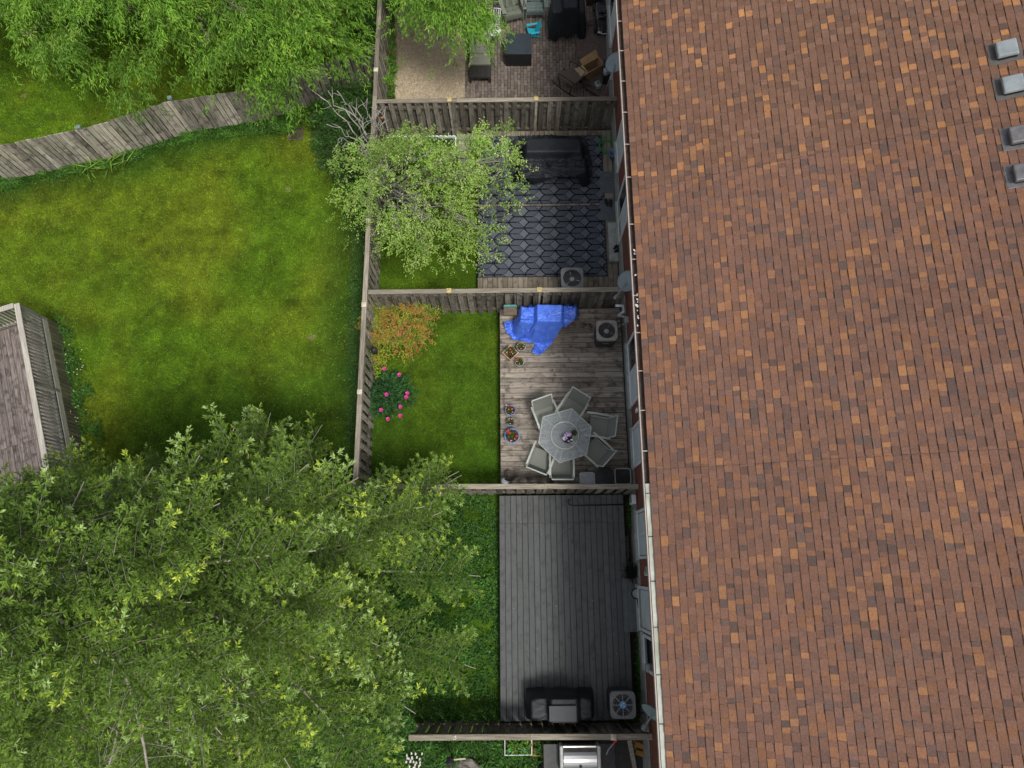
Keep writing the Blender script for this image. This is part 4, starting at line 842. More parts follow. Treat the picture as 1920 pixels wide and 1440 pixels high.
# ------------------------------------------------------------------ the big spruce
def spruce(label, base, height, seed):
    r = np.random.default_rng(seed); t = thing('spruce_tree', label, 'tree', base)
    tk = MB(); limb(tk, curve((0, 0, 0), (0, 0, height), 0, 9, .003), .24, .02, 10); tk.build('trunk', M_SPRBARK, t, smooth=True)
    br = MB(); B, D, Cc, Ls, Ws = [], [], [], [], []
    z = 1.9
    while z < height-.3:
        nb = 7; a0 = r.uniform(0, 6.3)
        for k in range(nb):
            a = a0+2*math.pi*k/nb+r.uniform(-.3, .3); Lb = (6.3*(1-z/(height*1.03))**.8+.35)*r.uniform(.82, 1.1)*(1-.5*math.exp(-(((a-1.8+math.pi) % (2*math.pi)-math.pi)/.75)**2)+.14*math.exp(-(((a-.42+math.pi) % (2*math.pi)-math.pi)/.35)**2)+.24*math.exp(-(((a+1.05+math.pi) % (2*math.pi)-math.pi)/.5)**2)); zz = z+r.uniform(-.14, .14)
            m = 12; tt = np.linspace(0, 1, m); dirv = np.array([math.cos(a), math.sin(a)]); bend = r.uniform(-.12, .12)
            rad = Lb*tt; ox = dirv[0]*rad-dirv[1]*bend*Lb*tt**2; oy = dirv[1]*rad+dirv[0]*bend*Lb*tt**2
            oz = zz-.17*Lb*np.sin(np.pi*np.clip(tt*.8, 0, 1))*(1.0 if z < height*.6 else .5)+.12*Lb*tt**2+.0
            pts = np.c_[ox, oy, np.maximum(oz, 1.66+.1*r.random())]; r0_ = .014+.0075*Lb; hue = r.random(); brt = r.uniform(.7, 1.2); bareb = r.random() < .11
            limb(br, pts, r0_, .006, 5)
            s = (.20*Lb+.15) if z < height*.4 else .07*Lb+.1; side = 1; Le = Lb*.94
            while s < Le:
                u = s/Lb; i = min(int(u*(m-1)), m-2); f = u*(m-1)-i; p = pts[i]*(1-f)+pts[i+1]*f; tg = pts[i+1]-pts[i]; tg /= np.linalg.norm(tg); sd = np.array([-tg[1], tg[0], 0])*side; side = -side
                bare = r.random() < ((.9 if u < .72 else .1) if bareb else ((.3 if z < height*.4 else .08) if u < .25 else .04 if u < .5 else 0))
                bl = min(1.15, .50+.24*(Lb-s))*r.uniform(.6, 1.25)*min(1, Lb/2+.3); d = tg*r.uniform(.2, .95)+sd+np.array([0, 0, r.uniform(-.25, .25)]); d /= np.linalg.norm(d)
                q0 = p; q1 = p+d*bl*.55; q2 = q1+(d*.8+tg*.35+np.array([0, 0, r.uniform(-.1, .12)]))*bl*.5
                limb(br, np.array([q0, q1, q2]), .006, .002, 3)
                s += r.uniform(.08, .15)
                if bare:
                    for _ in range(3):
                        w = q0+(q2-q0)*r.uniform(.2, .9); limb(br, np.array([w, w+(r.normal(size=3)*.5+d)*.16]), .004, .002, 3)
                    continue
                if u > .3 and not bareb:
                    nn = 22; x = r.random((nn, 1)); B.append(p+tg*x*.16+np.array([0, 0, .012])); D.append(tg*.6+sd*r.uniform(-1, 1, (nn, 1))*.7+np.array([0, 0, .5])*r.random((nn, 1))); Cc.append(np.c_[np.clip(u*r.uniform(.3, .75, nn), 0, 1)*brt, np.full(nn, r.random())]); Ls.append(r.uniform(.05, .09, nn)); Ws.append(np.full(nn, .019))
                nb2 = int(bl/.085)+2; tipc = r.random(); fr = u
                for j in range(nb2):                     # side shoots, each a little bottle brush of needles
                    v = (j+.5)/nb2; w = (q0+(q1-q0)*(v/.55) if v < .55 else q1+(q2-q1)*((v-.55)/.45)); sgn = 1 if j % 2 else -1
                    dd = (d*.75+np.cross(d, [0, 0, 1.])*sgn*r.uniform(.5, .9)+np.array([0, 0, r.uniform(-.1, .25)])); dd /= np.linalg.norm(dd); sl_ = .21*r.uniform(.6, 1.2)*(1.15-.5*v)
                    nn = 16
                    for _ in range(1):
                        x = (np.arange(nn)[:, None]+.5)/nn; B.append(w+dd*sl_*x+np.array([0, 0, .01])); sg2 = np.where(np.arange(nn) % 2, 1, -1)[:, None]; nd = dd*.75+np.cross(dd, [0, 0, 1.])*sg2*.6+np.array([0, 0, .35])*r.random((nn, 1))+r.normal(size=(nn, 3))*.38; D.append(nd)
                        age_shade = np.clip(.25+.75*fr*v+r.uniform(-.2, .2), 0, 1)*np.clip(.45+x[:, 0]*.75, 0, 1)  # paler new tips; inner needles darkened as painted shade between shoots
                        Cc.append(np.c_[age_shade*brt, np.full(nn, .6*tipc+.4*hue)]); Ls.append(r.uniform(.05, .095, nn)); Ws.append(np.full(nn, .019))
        z += .40+.022*z
    br.build('branches', M_SPRBARK, t, smooth=True)
    B = np.vstack(B); D = np.vstack(D); A = np.vstack(Cc); Ls = np.concatenate(Ls); Ws = np.concatenate(Ws); n = len(B)
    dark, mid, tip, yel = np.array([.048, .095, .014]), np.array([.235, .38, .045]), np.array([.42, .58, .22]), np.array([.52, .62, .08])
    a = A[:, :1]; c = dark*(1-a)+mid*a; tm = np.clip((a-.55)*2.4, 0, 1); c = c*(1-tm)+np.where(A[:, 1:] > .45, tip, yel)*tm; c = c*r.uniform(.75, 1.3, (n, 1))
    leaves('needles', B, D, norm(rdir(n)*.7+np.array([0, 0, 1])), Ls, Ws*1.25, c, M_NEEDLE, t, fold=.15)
    return t
sb = W(452, 1085, 0)
spruce('huge grey green spruce filling the lower left', tuple(sb), 10.8, 4)

# ------------------------------------------------------------------ raised deck with railing (left edge)
A, B = W(30, 570, 1.75), W(88, 890, 1.75); dv = B-A; LD = dv.length+1.2; rz = math.atan2(dv.y, dv.x)
rd = thing('raised_deck', 'raised old deck with pale railing at the left edge', 'deck', (A.x, A.y, 0), rz); zf = .80
for i in range(18):
    for a_, b_ in ((.05, 3.35), (3.36, LD)):
        inst('deck_board', board_mesh(round(b_-a_, 3), .135, .03, M_OLDDECK, .004, 'x'), rd, ((a_+b_)/2, -.09-i*.142, zf-.015), (random.uniform(-.01, .01), 0, 0))
for k in range(int(LD/.105)):
    if k == 0: b = MB(); b.box(-.02, -.018, zf+.08, .02, .018, 1.725); bal = b.mesh('baluster', M_RAILZ)
    inst('baluster', bal, rd, (.1+k*.105, .045, 0))
for k in range(20): inst('baluster', bal, rd, (.03, -.1-k*.105, 0))
inst('hand_rail', board_mesh(LD, .14, .036, M_RAILW, .005, 'x'), rd, (LD/2, .02, 1.75)); inst('hand_rail', board_mesh(2.5, .14, .036, M_RAILW, .005, 'y'), rd, (.02, -1.31, 1.752))
inst('bottom_rail', board_mesh(LD, .05, .08, M_RAILW, .005, 'x'), rd, (LD/2, .02, zf+.1)); inst('bottom_rail', board_mesh(2.5, .05, .08, M_RAILW, .005, 'y'), rd, (.0, -1.3, zf+.1))
for x in (.02, 2.2, 4.4): b = MB(); b.box(-.045, -.045, 0, .045, .045, 1.73); b.build('post', M_RAILZ, rd, loc=(x, -.0, 0))
inst('rim_board', board_mesh(LD, .03, .2, M_RAILW, .004, 'x'), rd, (LD/2, .03, zf-.13)); inst('rim_board', board_mesh(2.5, .03, .2, M_OLDDECK, .004, 'y'), rd, (-.0, -1.3, zf-.13))
M_SKIRT = wood('olive weathered skirting', (.20, .19, .12), (.10, .095, .06), 'z', .25)
for k in range(int(LD/.12)): inst('skirt_board', board_mesh(.6, .1, .016, M_SKIRT, .003, 'z'), rd, (.05+k*.12, .06, .31), (0, .0, 0))
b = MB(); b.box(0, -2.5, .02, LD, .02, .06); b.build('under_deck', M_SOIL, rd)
# storm drain
dr = thing('storm_drain', 'rusty square drain grate with chevron bars in the shaded lawn', 'drain', W(555, 252, 0)); M_RUST = mat('rusty iron', (.13, .095, .08), (.075, .055, .046), sc=14, rough=.8)
b = MB()
for a in ((-.22, -.22, .22, -.18), (-.22, .18, .22, .22), (-.22, -.18, -.18, .18), (.18, -.18, .22, .18)): b.box(a[0], a[1], .01, a[2], a[3], .04)
b.build('frame', M_RUST, dr); b = MB(); b.box(-.18, -.18, .003, .18, .18, .008); b.build('pit', M_BLACK, dr)
for k in range(7):
    for s_ in (-1, 1): b = MB(); y = -.17+k*.05; b.bar((0, y, .03), (s_*.178, y+.07, .03), .018, .02); b.build('grate_bar', M_RUST, dr)
for px, py, r_ in ((585, 632, .14), (540, 355, .12), (15, 290, .1), (45, 180, .12)):
    b = MB(); pts = [(r_*random.uniform(.6, 1.2)*math.cos(a*.7), r_*random.uniform(.5, 1)*math.sin(a*.7)) for a in range(9)]; b.prism(pts, .004, .012)
    o = b.build('bare_patch', mat('worn olive turf', (.17, .155, .06), (.10, .12, .03), sc=20, bump=.6), loc=W(px, py, 0)); o['kind'] = 'structure'

# ------------------------------------------------------------------ pots
def plant_in(t, r_, z, n, cols, ln, square=False):
    q = RNG.uniform(-1, 1, (n*2, 2)); q = q[(np.hypot(*q.T) < 1)][:n] if not square else q[:n]; n = len(q); q = q*r_
    d = np.c_[q/r_*.6+RNG.normal(size=(n, 2))*.5, np.full(n, .6)]; c = np.array([c for c, w in cols])[RNG.choice(len(cols), n, p=np.array([w for c, w in cols])/sum(w for c, w in cols))]*RNG.uniform(.6, 1.3, (n, 1))
    leaves('plant', np.c_[q, z+RNG.uniform(0, .07, n)], d, norm(rdir(n)*.6+np.array([0, 0, 1])), RNG.uniform(.7, 1.3, n)*ln, ln*.5, c, M_LEAF, t)
def pot(px, py, z0, r_, h, m, label, cols, fl=(), square=False, rz=0, ln=.07, cat='flower pot', group=None, name='flower_pot', n=70, extra=()):
    c = W(px, py, z0+h); t = thing(name, label, cat, (c.x, c.y, z0), rz, group); b = MB()
    if square:
        q = lambda k: [(-k, -k), (k, -k), (k, k), (-k, k)]
        v = []; 
        for k, z in ((r_*.8, 0), (r_, h), (r_*.88, h), (r_*.85, h-.06)): v += [(x, y, z) for x, y in q(k)]
        b.add(v, [(k*4+i, k*4+(i+1) % 4, k*4+4+(i+1) % 4, k*4+4+i) for k in range(3) for i in range(4)]+[(12, 13, 14, 15), (3, 2, 1, 0)])
    else: b.lathe([(r_*.7, 0), (r_*.93, h*.85), (r_, h*.86), (r_, h), (r_*.88, h), (r_*.85, h-.05)], 28, cap0=True)
    b.build('pot', m, t, smooth=not square)
    b = MB(); k = r_*.86; (b.box(-k, -k, h-.08, k, k, h-.05) if square else b.lathe([(.002, h-.05), (k, h-.05)], 20)); b.build('soil', M_SOIL, t)
    plant_in(t, r_*.72, h-.04, n, cols, ln, square)
    for (fx, fy), fm, fr in fl:
        o = flower(t, (0, 0, 0), fr, fm, 5); o.location = (fx*r_, fy*r_, h+.06)
    return t
M_TERRA = mat('pinkish terracotta', (.62, .36, .27), (.5, .29, .22), sc=10); M_PBLUE = mat('glazed blue pot', (.13, .22, .55), (.20, .30, .62), sc=6, rough=.3, spec=.5); M_GPOT = mat('pale grey pot', (.45, .46, .44), (.34, .35, .34), sc=8)
M_RED = mat('red petals', (.65, .03, .06), (.55, .06, .03), sc=20); M_PINK = mat('pink petals', (.72, .22, .36), (.8, .4, .45), sc=20); M_PURP = mat('lilac petals', (.52, .32, .68), (.66, .5, .78), sc=20); M_WP = mat('white petals of flowers', (.8, .78, .74), (.7, .66, .62), sc=20); M_CORAL = mat('coral petals', (.7, .18, .1), (.6, .25, .12), sc=20)
MIXL = [((.10, .2, .035), 3), ((.2, .17, .05), 1.5), ((.28, .1, .05), 1), ((.05, .11, .025), 2)]
pot(957, 661, ZD, .16, .24, M_TERRA, 'square terracotta planter set diagonally near the blue tarp', MIXL, [((-.5, .3), M_PINK, .035), ((.1, -.2), M_CORAL, .04), ((.0, -.5), M_WP, .02), ((.3, .3), M_CORAL, .03)], square=True, rz=math.radians(45), n=110)
gp = 'flower pots standing on the dining deck'
pot(977, 650, ZD, .125, .2, M_GPOT, 'round grey pot touching the blue tarp', MIXL, [((.5, -.1), M_WP, .02), ((0, -.7), M_PINK, .03)], group=gp)
pot(974, 679, ZD, .12, .2, M_GPOT, 'round grey pot with a red flower below the square planter', MIXL, [((-.4, .5), M_RED, .045), ((-.6, 0), M_WP, .02), ((.0, -.6), M_WP, .02)], group=gp)
pot(957, 769, ZD, .145, .22, M_PBLUE, 'medium blue pot of red and orange flowers, top of three', MIXL, [((-.7, .8), M_PINK, .04), ((.1, .6), M_RED, .035), ((.4, -.5), M_PINK, .03), ((-.3, 0), M_CORAL, .03), ((.3, .1), M_CORAL, .03)], group=gp)
pot(957, 791, ZD, .10, .18, M_PBLUE, 'smallest blue pot between the two larger blue pots', MIXL, [((-.3, .7), M_PINK, .03), ((.4, .6), M_PURP, .025), ((0, -.6), M_PINK, .025)], group=gp)
pot(960, 817, ZD, .20, .24, M_PBLUE, 'largest blue pot with bright pink blooms, lowest of three', MIXL, [((-.5, .5), M_RED, .06), ((-.3, .3), M_RED, .05), ((.65, -.15), M_RED, .055), ((-.1, -.75), M_PINK, .04), ((.4, -.5), M_CORAL, .035)], group=gp, n=120)
bw = pot(1064, 822, zt+.01, .125, .14, mat('dark bowl', (.03, .025, .035), (.05, .045, .06), sc=8, rough=.4), 'dark bowl of lilac flowers in the middle of the dining table', [((.03, .06, .025), 3), ((.06, .1, .04), 1)], [((x, y), M_PURP if k % 4 else M_WP, .045) for k, (x, y) in enumerate(((-.7, .1), (-.5, .6), (-.1, .9), (.3, .8), (.1, .5), (-.6, -.4), (-.2, -.1), (.2, -.7), (.8, -.4), (.45, .4), (-.9, -.1), (-.3, .3), (-.75, -.3), (.55, .75)))], n=80)
pot(1077, 811, zt+.01, .075, .10, M_BLACK, 'small black pot beside the bowl of lilac flowers', [((.12, .2, .03), 1)], n=14, ln=.05)
# rock, rack, small things on the dining deck
def rock(px, py, z, sx, sy, sz, label, m, seed, rz=0):
    bm = bmesh.new(); bmesh.ops.create_icosphere(bm, subdivisions=3, radius=1); r_ = random.Random(seed); ph = [r_.uniform(0, 6) for _ in range(6)]
    for v in bm.verts:
        k = 1+.14*math.sin(v.co.x*3.1+ph[0])+.12*math.sin(v.co.y*3.7+ph[1])+.1*math.sin(v.co.z*4.3+ph[2])+.06*math.sin((v.co.x+v.co.y)*8+ph[3]); v.co *= k; v.co = Vector((v.co.x*sx, v.co.y*sy, max(v.co.z*sz+sz*.8, 0)))
    me = bpy.data.meshes.new('rock'); bm.to_mesh(me); bm.free(); me.materials.append(m); o = inst('rock', me, None, W(px, py, z), (0, 0, rz)); return tag(o, label, 'rock')
M_ROCK = mat('brown grey rock', (.16, .135, .105), (.08, .068, .055), sc=5, bump=.7, bsc=16, rough=.9, bdist=.03)
rock(956, 893, ZD, .16, .13, .12, 'brown grey rock at the lower left corner of the dining deck', M_ROCK, 3, .5)
t = thing('white_dish', 'small white dish behind the rock by the fence', 'dish', W(947, 903, ZD)); b = MB(); b.lathe([(.05, 0), (.10, .04), (.105, .045), (.05, .012), (.002, .012)], 20, cap0=True); b.build('bowl', M_WHITE, t, smooth=True); b = MB(); b.box(.06, -.02, .036, .15, .02, .046); b.build('handle', M_WHITE, t)
t = thing('wall_planter_rack', 'black wire rack with a dark tray hanging at the fence corner', 'rack', W(957, 596, ZD)); b = MB()
for x in (-.17, .17): b.tube([(x, .12, 0), (x, .16, 1.25), (x*.8, .18, 1.35)], .010, 6); b.tube([(x, .12, .5), (x, -.12, .5)], .01, 6)
b.tube([(-.14, .18, 1.35), (.14, .18, 1.35)], .01, 6); b.build('wire_frame', M_BLACK, t); b = MB(); b.box(-.18, -.12, .48, .18, .1, .56); b.build('tray', mat('brown tray', (.16, .12, .085), (.1, .08, .06), sc=9), t, bev=.01); b = MB(); b.box(-.18, .1, .5, .18, .15, .62); b.build('tray_back', mat('teal plastic', (.08, .25, .24), (.1, .3, .28), sc=9), t)
t = thing('solar_lantern', 'small black lantern box hung inside the back fence', 'lantern', W(693, 660, .9)); t.location.x = XF+.17; b = MB(); b.box(-.07, -.07, 0, .07, .07, .2); b.build('lantern_body', M_BLACK, t, bev=.01); b = MB(); b.lathe([(.1, .2), (.05, .25), (.003, .27)], 4); b.build('lantern_roof', M_DARKM, t); b = MB(); b.bar((-.07, 0, .22), (-.14, 0, .3), .02, .02); b.build('hook', M_DARKM, t)

# ------------------------------------------------------------------ rug deck small things
t = thing('garden_hose', 'green garden hose coiled on the planks by the bucket', 'hose', W(1137, 276, .30)); b = MB(); p = []
for k in range(110):
    a_ = k*.23; r_ = .17+.035*math.sin(k*.37)+.0008*k; p.append((r_*math.cos(a_)+.015*math.sin(k*.11), r_*1.0*math.sin(a_), .02+.0012*k))
b.tube(p, .011, 6); b.build('hose_coil', mat('green hose', (.03, .22, .06), (.05, .3, .09), sc=6, rough=.35), t, smooth=True); b = MB(); b.tube([p[-1], (p[-1][0]+.12, p[-1][1]-.1, .1)], .014, 8); b.build('nozzle', M_DARKM, t)
t = thing('bucket', 'blue plastic bucket beside the coiled hose', 'bucket', W(1149, 296, .30)); b = MB(); b.lathe([(.10, 0), (.135, .27), (.145, .27), (.145, .29), (.13, .29), (.098, .012), (.002, .012)], 28, cap0=True); b.build('pail', mat('blue plastic', (.16, .24, .45), (.2, .29, .5), sc=6, rough=.4), t, smooth=True)
b = MB(); b.tube([(.14*math.cos(a), .0-.03*math.sin(a), .27-.12*math.sin(a)) for a in [i*math.pi/10 for i in range(11)]], .005, 5); b.build('handle', M_WHITE, t)
def doormat(px0, py0, px1, py1, label):
    a, b_ = W(px0, py1, .31), W(px1, py0, .31); lx, ly = b_.x-a.x, b_.y-a.y; t = thing('door_mat', label, 'door mat', (a.x, a.y, .303), group='woven grey door mats'); n = int(ly/.028); m = mat('grey woven mat', (.17, .185, .2), (.075, .082, .09), sc=14, stretch=(3, .6, 1), rough=.9)
    b = MB(); b.box(0, 0, .001, lx, ly, .006); b.build('mat_base', mat('dark mat base', (.05, .055, .06), (.035, .04, .043), sc=20), t)
    st_ = MB(); st_.box(.01, -.010, .006, lx-.01, .010, .014); me = st_.mesh('mat_strip', m)
    for k in range(n): inst('mat_strip', me, t, (0, (k+.5)*ly/n, 0))
doormat(1125, 321, 1157, 362, 'grey woven door mat just below the bucket'); doormat(1126, 371, 1160, 413, 'grey woven door mat carrying a pair of black shoes')
def shoes(px, py, z, label, rz):
    t = thing('shoes', label, 'shoes', W(px, py, z), rz, 'pairs of black shoes at the doors')
    for s_ in (-1, 1):
        b = MB(); n = 10; o_ = [(.13*math.cos(2*math.pi*i/16)*(1), .048*math.sin(2*math.pi*i/16)*(1.05+.25*math.cos(2*math.pi*i/16))) for i in range(16)]
        b.prism(o_, 0, .03); k = len(b.v); b.add([(x*.9-.01, y*.85, .03) for x, y in o_]+[(x*.45-.05, y*.55, .085) for x, y in o_], [(i, (i+1) % 16, 16+(i+1) % 16, 16+i) for i in range(16)]+[tuple(range(16, 32))])
        b.build('shoe', M_BLACK, t, smooth=False, loc=(.02*s_, .06*s_, 0), rz=.15*s_, bev=.006)
shoes(1141, 381, .32, 'pair of black shoes on the lower woven door mat', 1.7)
t = thing('concrete_step', 'pale grey slab step below the sliding door', 'step', W(1143, 490, .30)); a, b_ = W(1143, 490, .45), W(1170, 417, .45); b = MB(); b.box(0, 0, 0, XW-.03-a.x, b_.y-a.y, .14); b.build('slab', M_CONC, t, bev=.012); b = MB(); b.box(.012, .012, -.02, XW-.05-a.x, b_.y-a.y-.012, 0); b.build('slab_base', M_DARKM, t)
t.location = (a.x, a.y, .325)
shoes(1157, 466, .466, 'pair of black shoes on the pale concrete step', .6)
t = thing('lawn_edging', 'white scalloped plastic edging along the fence foot', 'edging', W(735, 256, 0)); me = None
p0, p1, p2 = W(735, 257, .1), W(855, 257, .1), W(853, 300, .1)
for a, b_, n in ((p0, p1, 15), (p1, p2, 5)):
    for k in range(n):
        c = a+(b_-a)*((k+.5)/n)
        if me is None: g_ = MB(); g_.lathe([(.002, -.02), (.066, -.02), (.07, 0), (.066, .02), (.002, .02)], 14, M=Matrix.Rotation(math.pi/2, 3, 'X')); me = g_.mesh('edging_scallop', M_WHITE)
        inst('edging_scallop', me, t, (c.x-t.location.x, c.y-t.location.y, .10), (0, 0, math.atan2((b_-a).y, (b_-a).x)))
for i, (x0_, y0_, x1_, y1_) in enumerate(((857, 250, 892, 262), (859, 263, 881, 296), (862, 298, 882, 322))):
    a, b_ = W(x0_, y1_, .05), W(x1_, y0_, .05); b = MB(); b.box(0, 0, 0, b_.x-a.x, b_.y-a.y, .05); o = b.build('path_slab', mat('pale path stone', (.36, .34, .28), (.25, .235, .195), sc=6, objvar=.1, bump=.3), None, loc=(a.x, a.y, .002), rz=.02*i, bev=.012)
    tag(o, ('wide pale slab nearest the fence at the rug corner', 'long pale path slab in the middle of three', 'pale path slab lowest of three half under the leaning tree')[i], 'paving slab', 'slabs beside the rug deck')
t = thing('bird_feeder', 'small orange cylinder feeder hanging on the dark fence', 'bird feeder', W(717, 212, 1.0)); t.location.y = Y01-.12; t.location.z = .95; b = MB(); b.lathe([(.003, 0), (.055, 0), (.055, .2), (.003, .2)], 16); b.build('tube', mat('orange clay', (.45, .24, .12), (.38, .2, .1), sc=9), t, smooth=True); b = MB(); b.lathe([(.06, .2), (.045, .25), (.003, .28)], 16); b.build('cap', M_BLACK, t); b = MB(); b.bar((0, 0, .28), (0, .08, .34), .012, .012); b.build('hook', M_DARKM, t)

# ------------------------------------------------------------------ grey deck small things
t = thing('deck_pole', 'long dark hooked pole lying on the grey deck by the fence', 'pole', W(1066, 940, ZC)); b = MB(); o_ = t.location; b.tube([W(x, y, ZC+.018)-o_ for x, y in ((1069, 936), (1065, 940), (1067, 946), (1074, 948), (1172, 946))], .014, 6); b.build('shaft', M_BLACK, t, smooth=True); b = MB(); e = W(1172, 946, ZC+.018)-o_; b.tube([e, e+Vector((.06, 0, 0))], .02, 8); b.build('grip', M_DARKM, t)
t = thing('frying_pan', 'round black pan with pale centre on the landing step', 'pan', W(1193, 1113, .585)); b = MB(); b.lathe([(.002, 0), (.10, 0), (.13, .045), (.135, .045), (.105, .008)], 28); b.build('pan_body', M_BLACK, t, smooth=True); b = MB(); b.lathe([(.002, .012), (.095, .012), (.1, .008)], 28); b.build('pan_base', mat('worn pan base', (.25, .28, .32), (.2, .23, .27), sc=8, rough=.3), t); b = MB(); b.bar((.01, -.13, .04), (.035, -.34, .06), .025, .014); b.build('handle', M_BLACK, t, bev=.004)
t = thing('dark_plant', 'dark spiky plant in a pot by the landing step', 'plant', W(1181, 1072, ZC)); n = 120; q = RNG.normal(size=(n, 2)); d = np.c_[q, np.full(n, .7)]
leaves('blades', np.tile([0, 0, .22], (n, 1))+np.c_[q*.03, np.zeros(n)], d, rdir(n)+np.array([0, 0, 1]), RNG.uniform(.15, .36, n), .022, jit((.03, .026, .022), n), M_LEAF, t); b = MB(); b.lathe([(.1, 0), (.13, .22), (.11, .22), (.1, .2), (.002, .2)], 20, cap0=True); b.build('pot', M_BLACK, t)
t = thing('window_well', 'pale green grey concrete window well by the wall', 'window well', W(1191, 1055, 0)); a, b_ = W(1191, 1056, .5), W(1201, 1000, .5); b = MB(); b.box(0, 0, 0, .05, b_.y-a.y, .6); b.box(.05, 0, 0, XW-.03-a.x, .05, .6); b.box(.05, b_.y-a.y-.05, 0, XW-.03-a.x, b_.y-a.y, .6); b.build('well_wall', M_CONC, t, bev=.008); b = MB(); b.box(.05, .05, .5, XW-.035-a.x, b_.y-a.y-.05, .52); b.build('well_cover', mat('mossy cover', (.26, .29, .24), (.18, .2, .16), sc=6), t); t.location = (a.x, a.y, 0)
q = sample([(2.86, yat(1062)), (2.95, yat(1062)), (2.95, yat(1000)), (2.86, yat(1000))], 160); gv = MB()
for x, y in q:
    r_ = random.uniform(.012, .028); gv.lathe([(.002, r_), (r_*.8, r_*.6), (r_, 0), (r_*.6, -r_*.5)], 6, c=(x, y, .03+random.uniform(0, .03)), cap1=True)
o = gv.build('gravel', mat('grey pebbles', (.3, .28, .26), (.12, .11, .1), sc=30)); o['kind'] = 'stuff'; o['label'] = 'grey pebbles in the strip beside the window well'
b = MB(); b.box(XW-.14, yat(945, 1.0), .75, XW-.025, yat(928, 1.0), 1.15); m_ = b.build('meter_box', M_WHITE, hC, bev=.015)
b = MB(); 
for k in range(4): b.box(XW-.146, yat(943, 1.0)+.03+k*.045, .80, XW-.141, yat(943, 1.0)+.05+k*.045, 1.1)
b.build('meter_louvre', M_DARKM, m_)

# ------------------------------------------------------------------ top yard things
t = thing('chaise_lounge', 'long grey chaise lounge beside the mulch bed', 'lounge chair', W(878, 148, .035)); a, b_ = W(880, 122, .36), W(920, 58, .36); o_ = Vector((a.x, a.y, .035)); t.location = o_; lx, ly = b_.x-a.x, b_.y-a.y; M_CUSH = mat('grey green cushion', (.21, .21, .17), (.17, .17, .135), sc=30, rough=.9); M_WICK = mat('dark wicker', (.045, .042, .036), (.02, .019, .016), sc=2, stretch=(30, 4, 4), rough=.8)
for k in range(3): b = MB(); b.box(.01, k*ly/3+.008, .27, lx-.01, (k+1)*ly/3-.008, .35); b.build('cushion', M_CUSH, t, bev=.02)
b = MB(); b.box(0, -.42, .22, lx, ly, .268); b.build('bed_frame', M_WICK, t, bev=.008); b = MB()
for k in range(9): b.box(.02+k*(lx-.04)/9, -.42, .27, .02+(k+.7)*(lx-.04)/9, -.02, .30)
b.build('foot_slats', M_WICK, t)
for x, y in ((.03, -.38), (lx-.03, -.38), (.03, ly-.05), (lx-.03, ly-.05)): b = MB(); b.box(x-.025, y-.025, 0, x+.025, y+.025, .22); b.build('leg', M_WICK, t)
def adirondack(loc, rz, m, label, sc=1.0, group=None, name='adirondack_chair'):
    t = thing(name, label, 'chair', loc, rz, group); t.scale = (sc, sc, sc)
    for k in range(5): inst('seat_slat', board_mesh(.52, .085, .02, m, .004, 'y'), t, (.28-k*.092, 0, .36-k*.028), (0, -.3, 0))
    for k in range(5): inst('back_slat', board_mesh(.8-.06*abs(k-2), .095, .02, m, .004, 'z'), t, (-.30, -.21+k*.105, .60), (0, -.42, math.pi/2)) if False else inst('back_slat', board_mesh(.8-.06*abs(k-2), .02, .095, m, .004, 'z'), t, (-.30, -.21+k*.105, .58), (0, -.42, 0))
    for s_ in (-1, 1):
        inst('armrest', board_mesh(.72, .13, .022, m, .004, 'x'), t, (.02, s_*.34, .56)); 
        b = MB(); b.box(.28, s_*.29-.02, 0, .36, s_*.29+.02, .55); b.build('leg', m, t); b = MB(); b.bar((.3, s_*.27, .30), (-.42, s_*.27, .05), .025, .1); b.build('leg', m, t)
    b = MB(); b.box(.34, -.27, .24, .362, .27, .37); b.build('front_apron', m, t)
    return t
M_ADI = mat('green grey weathered wood', (.19, .21, .16), (.10, .115, .09), sc=1.6, stretch=(3, 22, 22), objvar=.2, rough=.9); M_ADI2 = mat('teal grey weathered wood', (.17, .22, .205), (.09, .12, .115), sc=1.6, stretch=(3, 22, 22), objvar=.2, rough=.9)
p = W(960, 34, .035); adirondack((p.x, p.y+.1, .035), -math.pi/2+.25, M_ADI, 'weathered slatted garden chair turned slightly, left of the pair', group='pair of weathered slatted chairs')
p = W(1003, 26, .035); adirondack((p.x, p.y+.1, .035), -math.pi/2, M_ADI2, 'weathered slatted garden chair facing down, right of the pair', group='pair of weathered slatted chairs')
p = W(1000, 66, .03); adirondack((p.x, p.y, .035), math.pi+.2, mat('turquoise plastic', (.02, .38, .50), (.03, .45, .56), sc=6, rough=.35), 'small turquoise child chair beside the black boxed cover', .5, name='child_chair')
t = thing('toy_ball', 'pale blue toy ball with green ring on the pavers', 'ball', W(1036, 50, .035)); b = MB(); b.lathe([(.12*math.sin(a), .12-.12*math.cos(a)) for a in [max(.02, i*math.pi/12) for i in range(12)]]+[(.002, .24)], 24); b.build('ball', mat('pale blue rubber', (.25, .45, .56), (.3, .5, .6), sc=4, rough=.4), t, smooth=True); b = MB(); b.tube([(.13, 0, .06), (.22, .02, .05), (.27, .05, .02)], .012, 6); b.build('valve_cord', mat('green cord', (.04, .2, .08)), t)
t = thing('toy_car', 'black ride-on toy car standing along the wall of the top house', 'toy car', W(1131, 32, .16), 0); m = mat('glossy black plastic', (.008, .008, .009), (.014, .014, .015), sc=6, rough=.2, spec=.6); t.location = (W(1131, 32, .3).x, W(1131, 32, .3).y, .14)
b = MB(); v = []; sec = ((-.62, .20, .22), (-.5, .26, .30), (-.2, .27, .33), (.1, .27, .30), (.4, .26, .33), (.62, .2, .24))
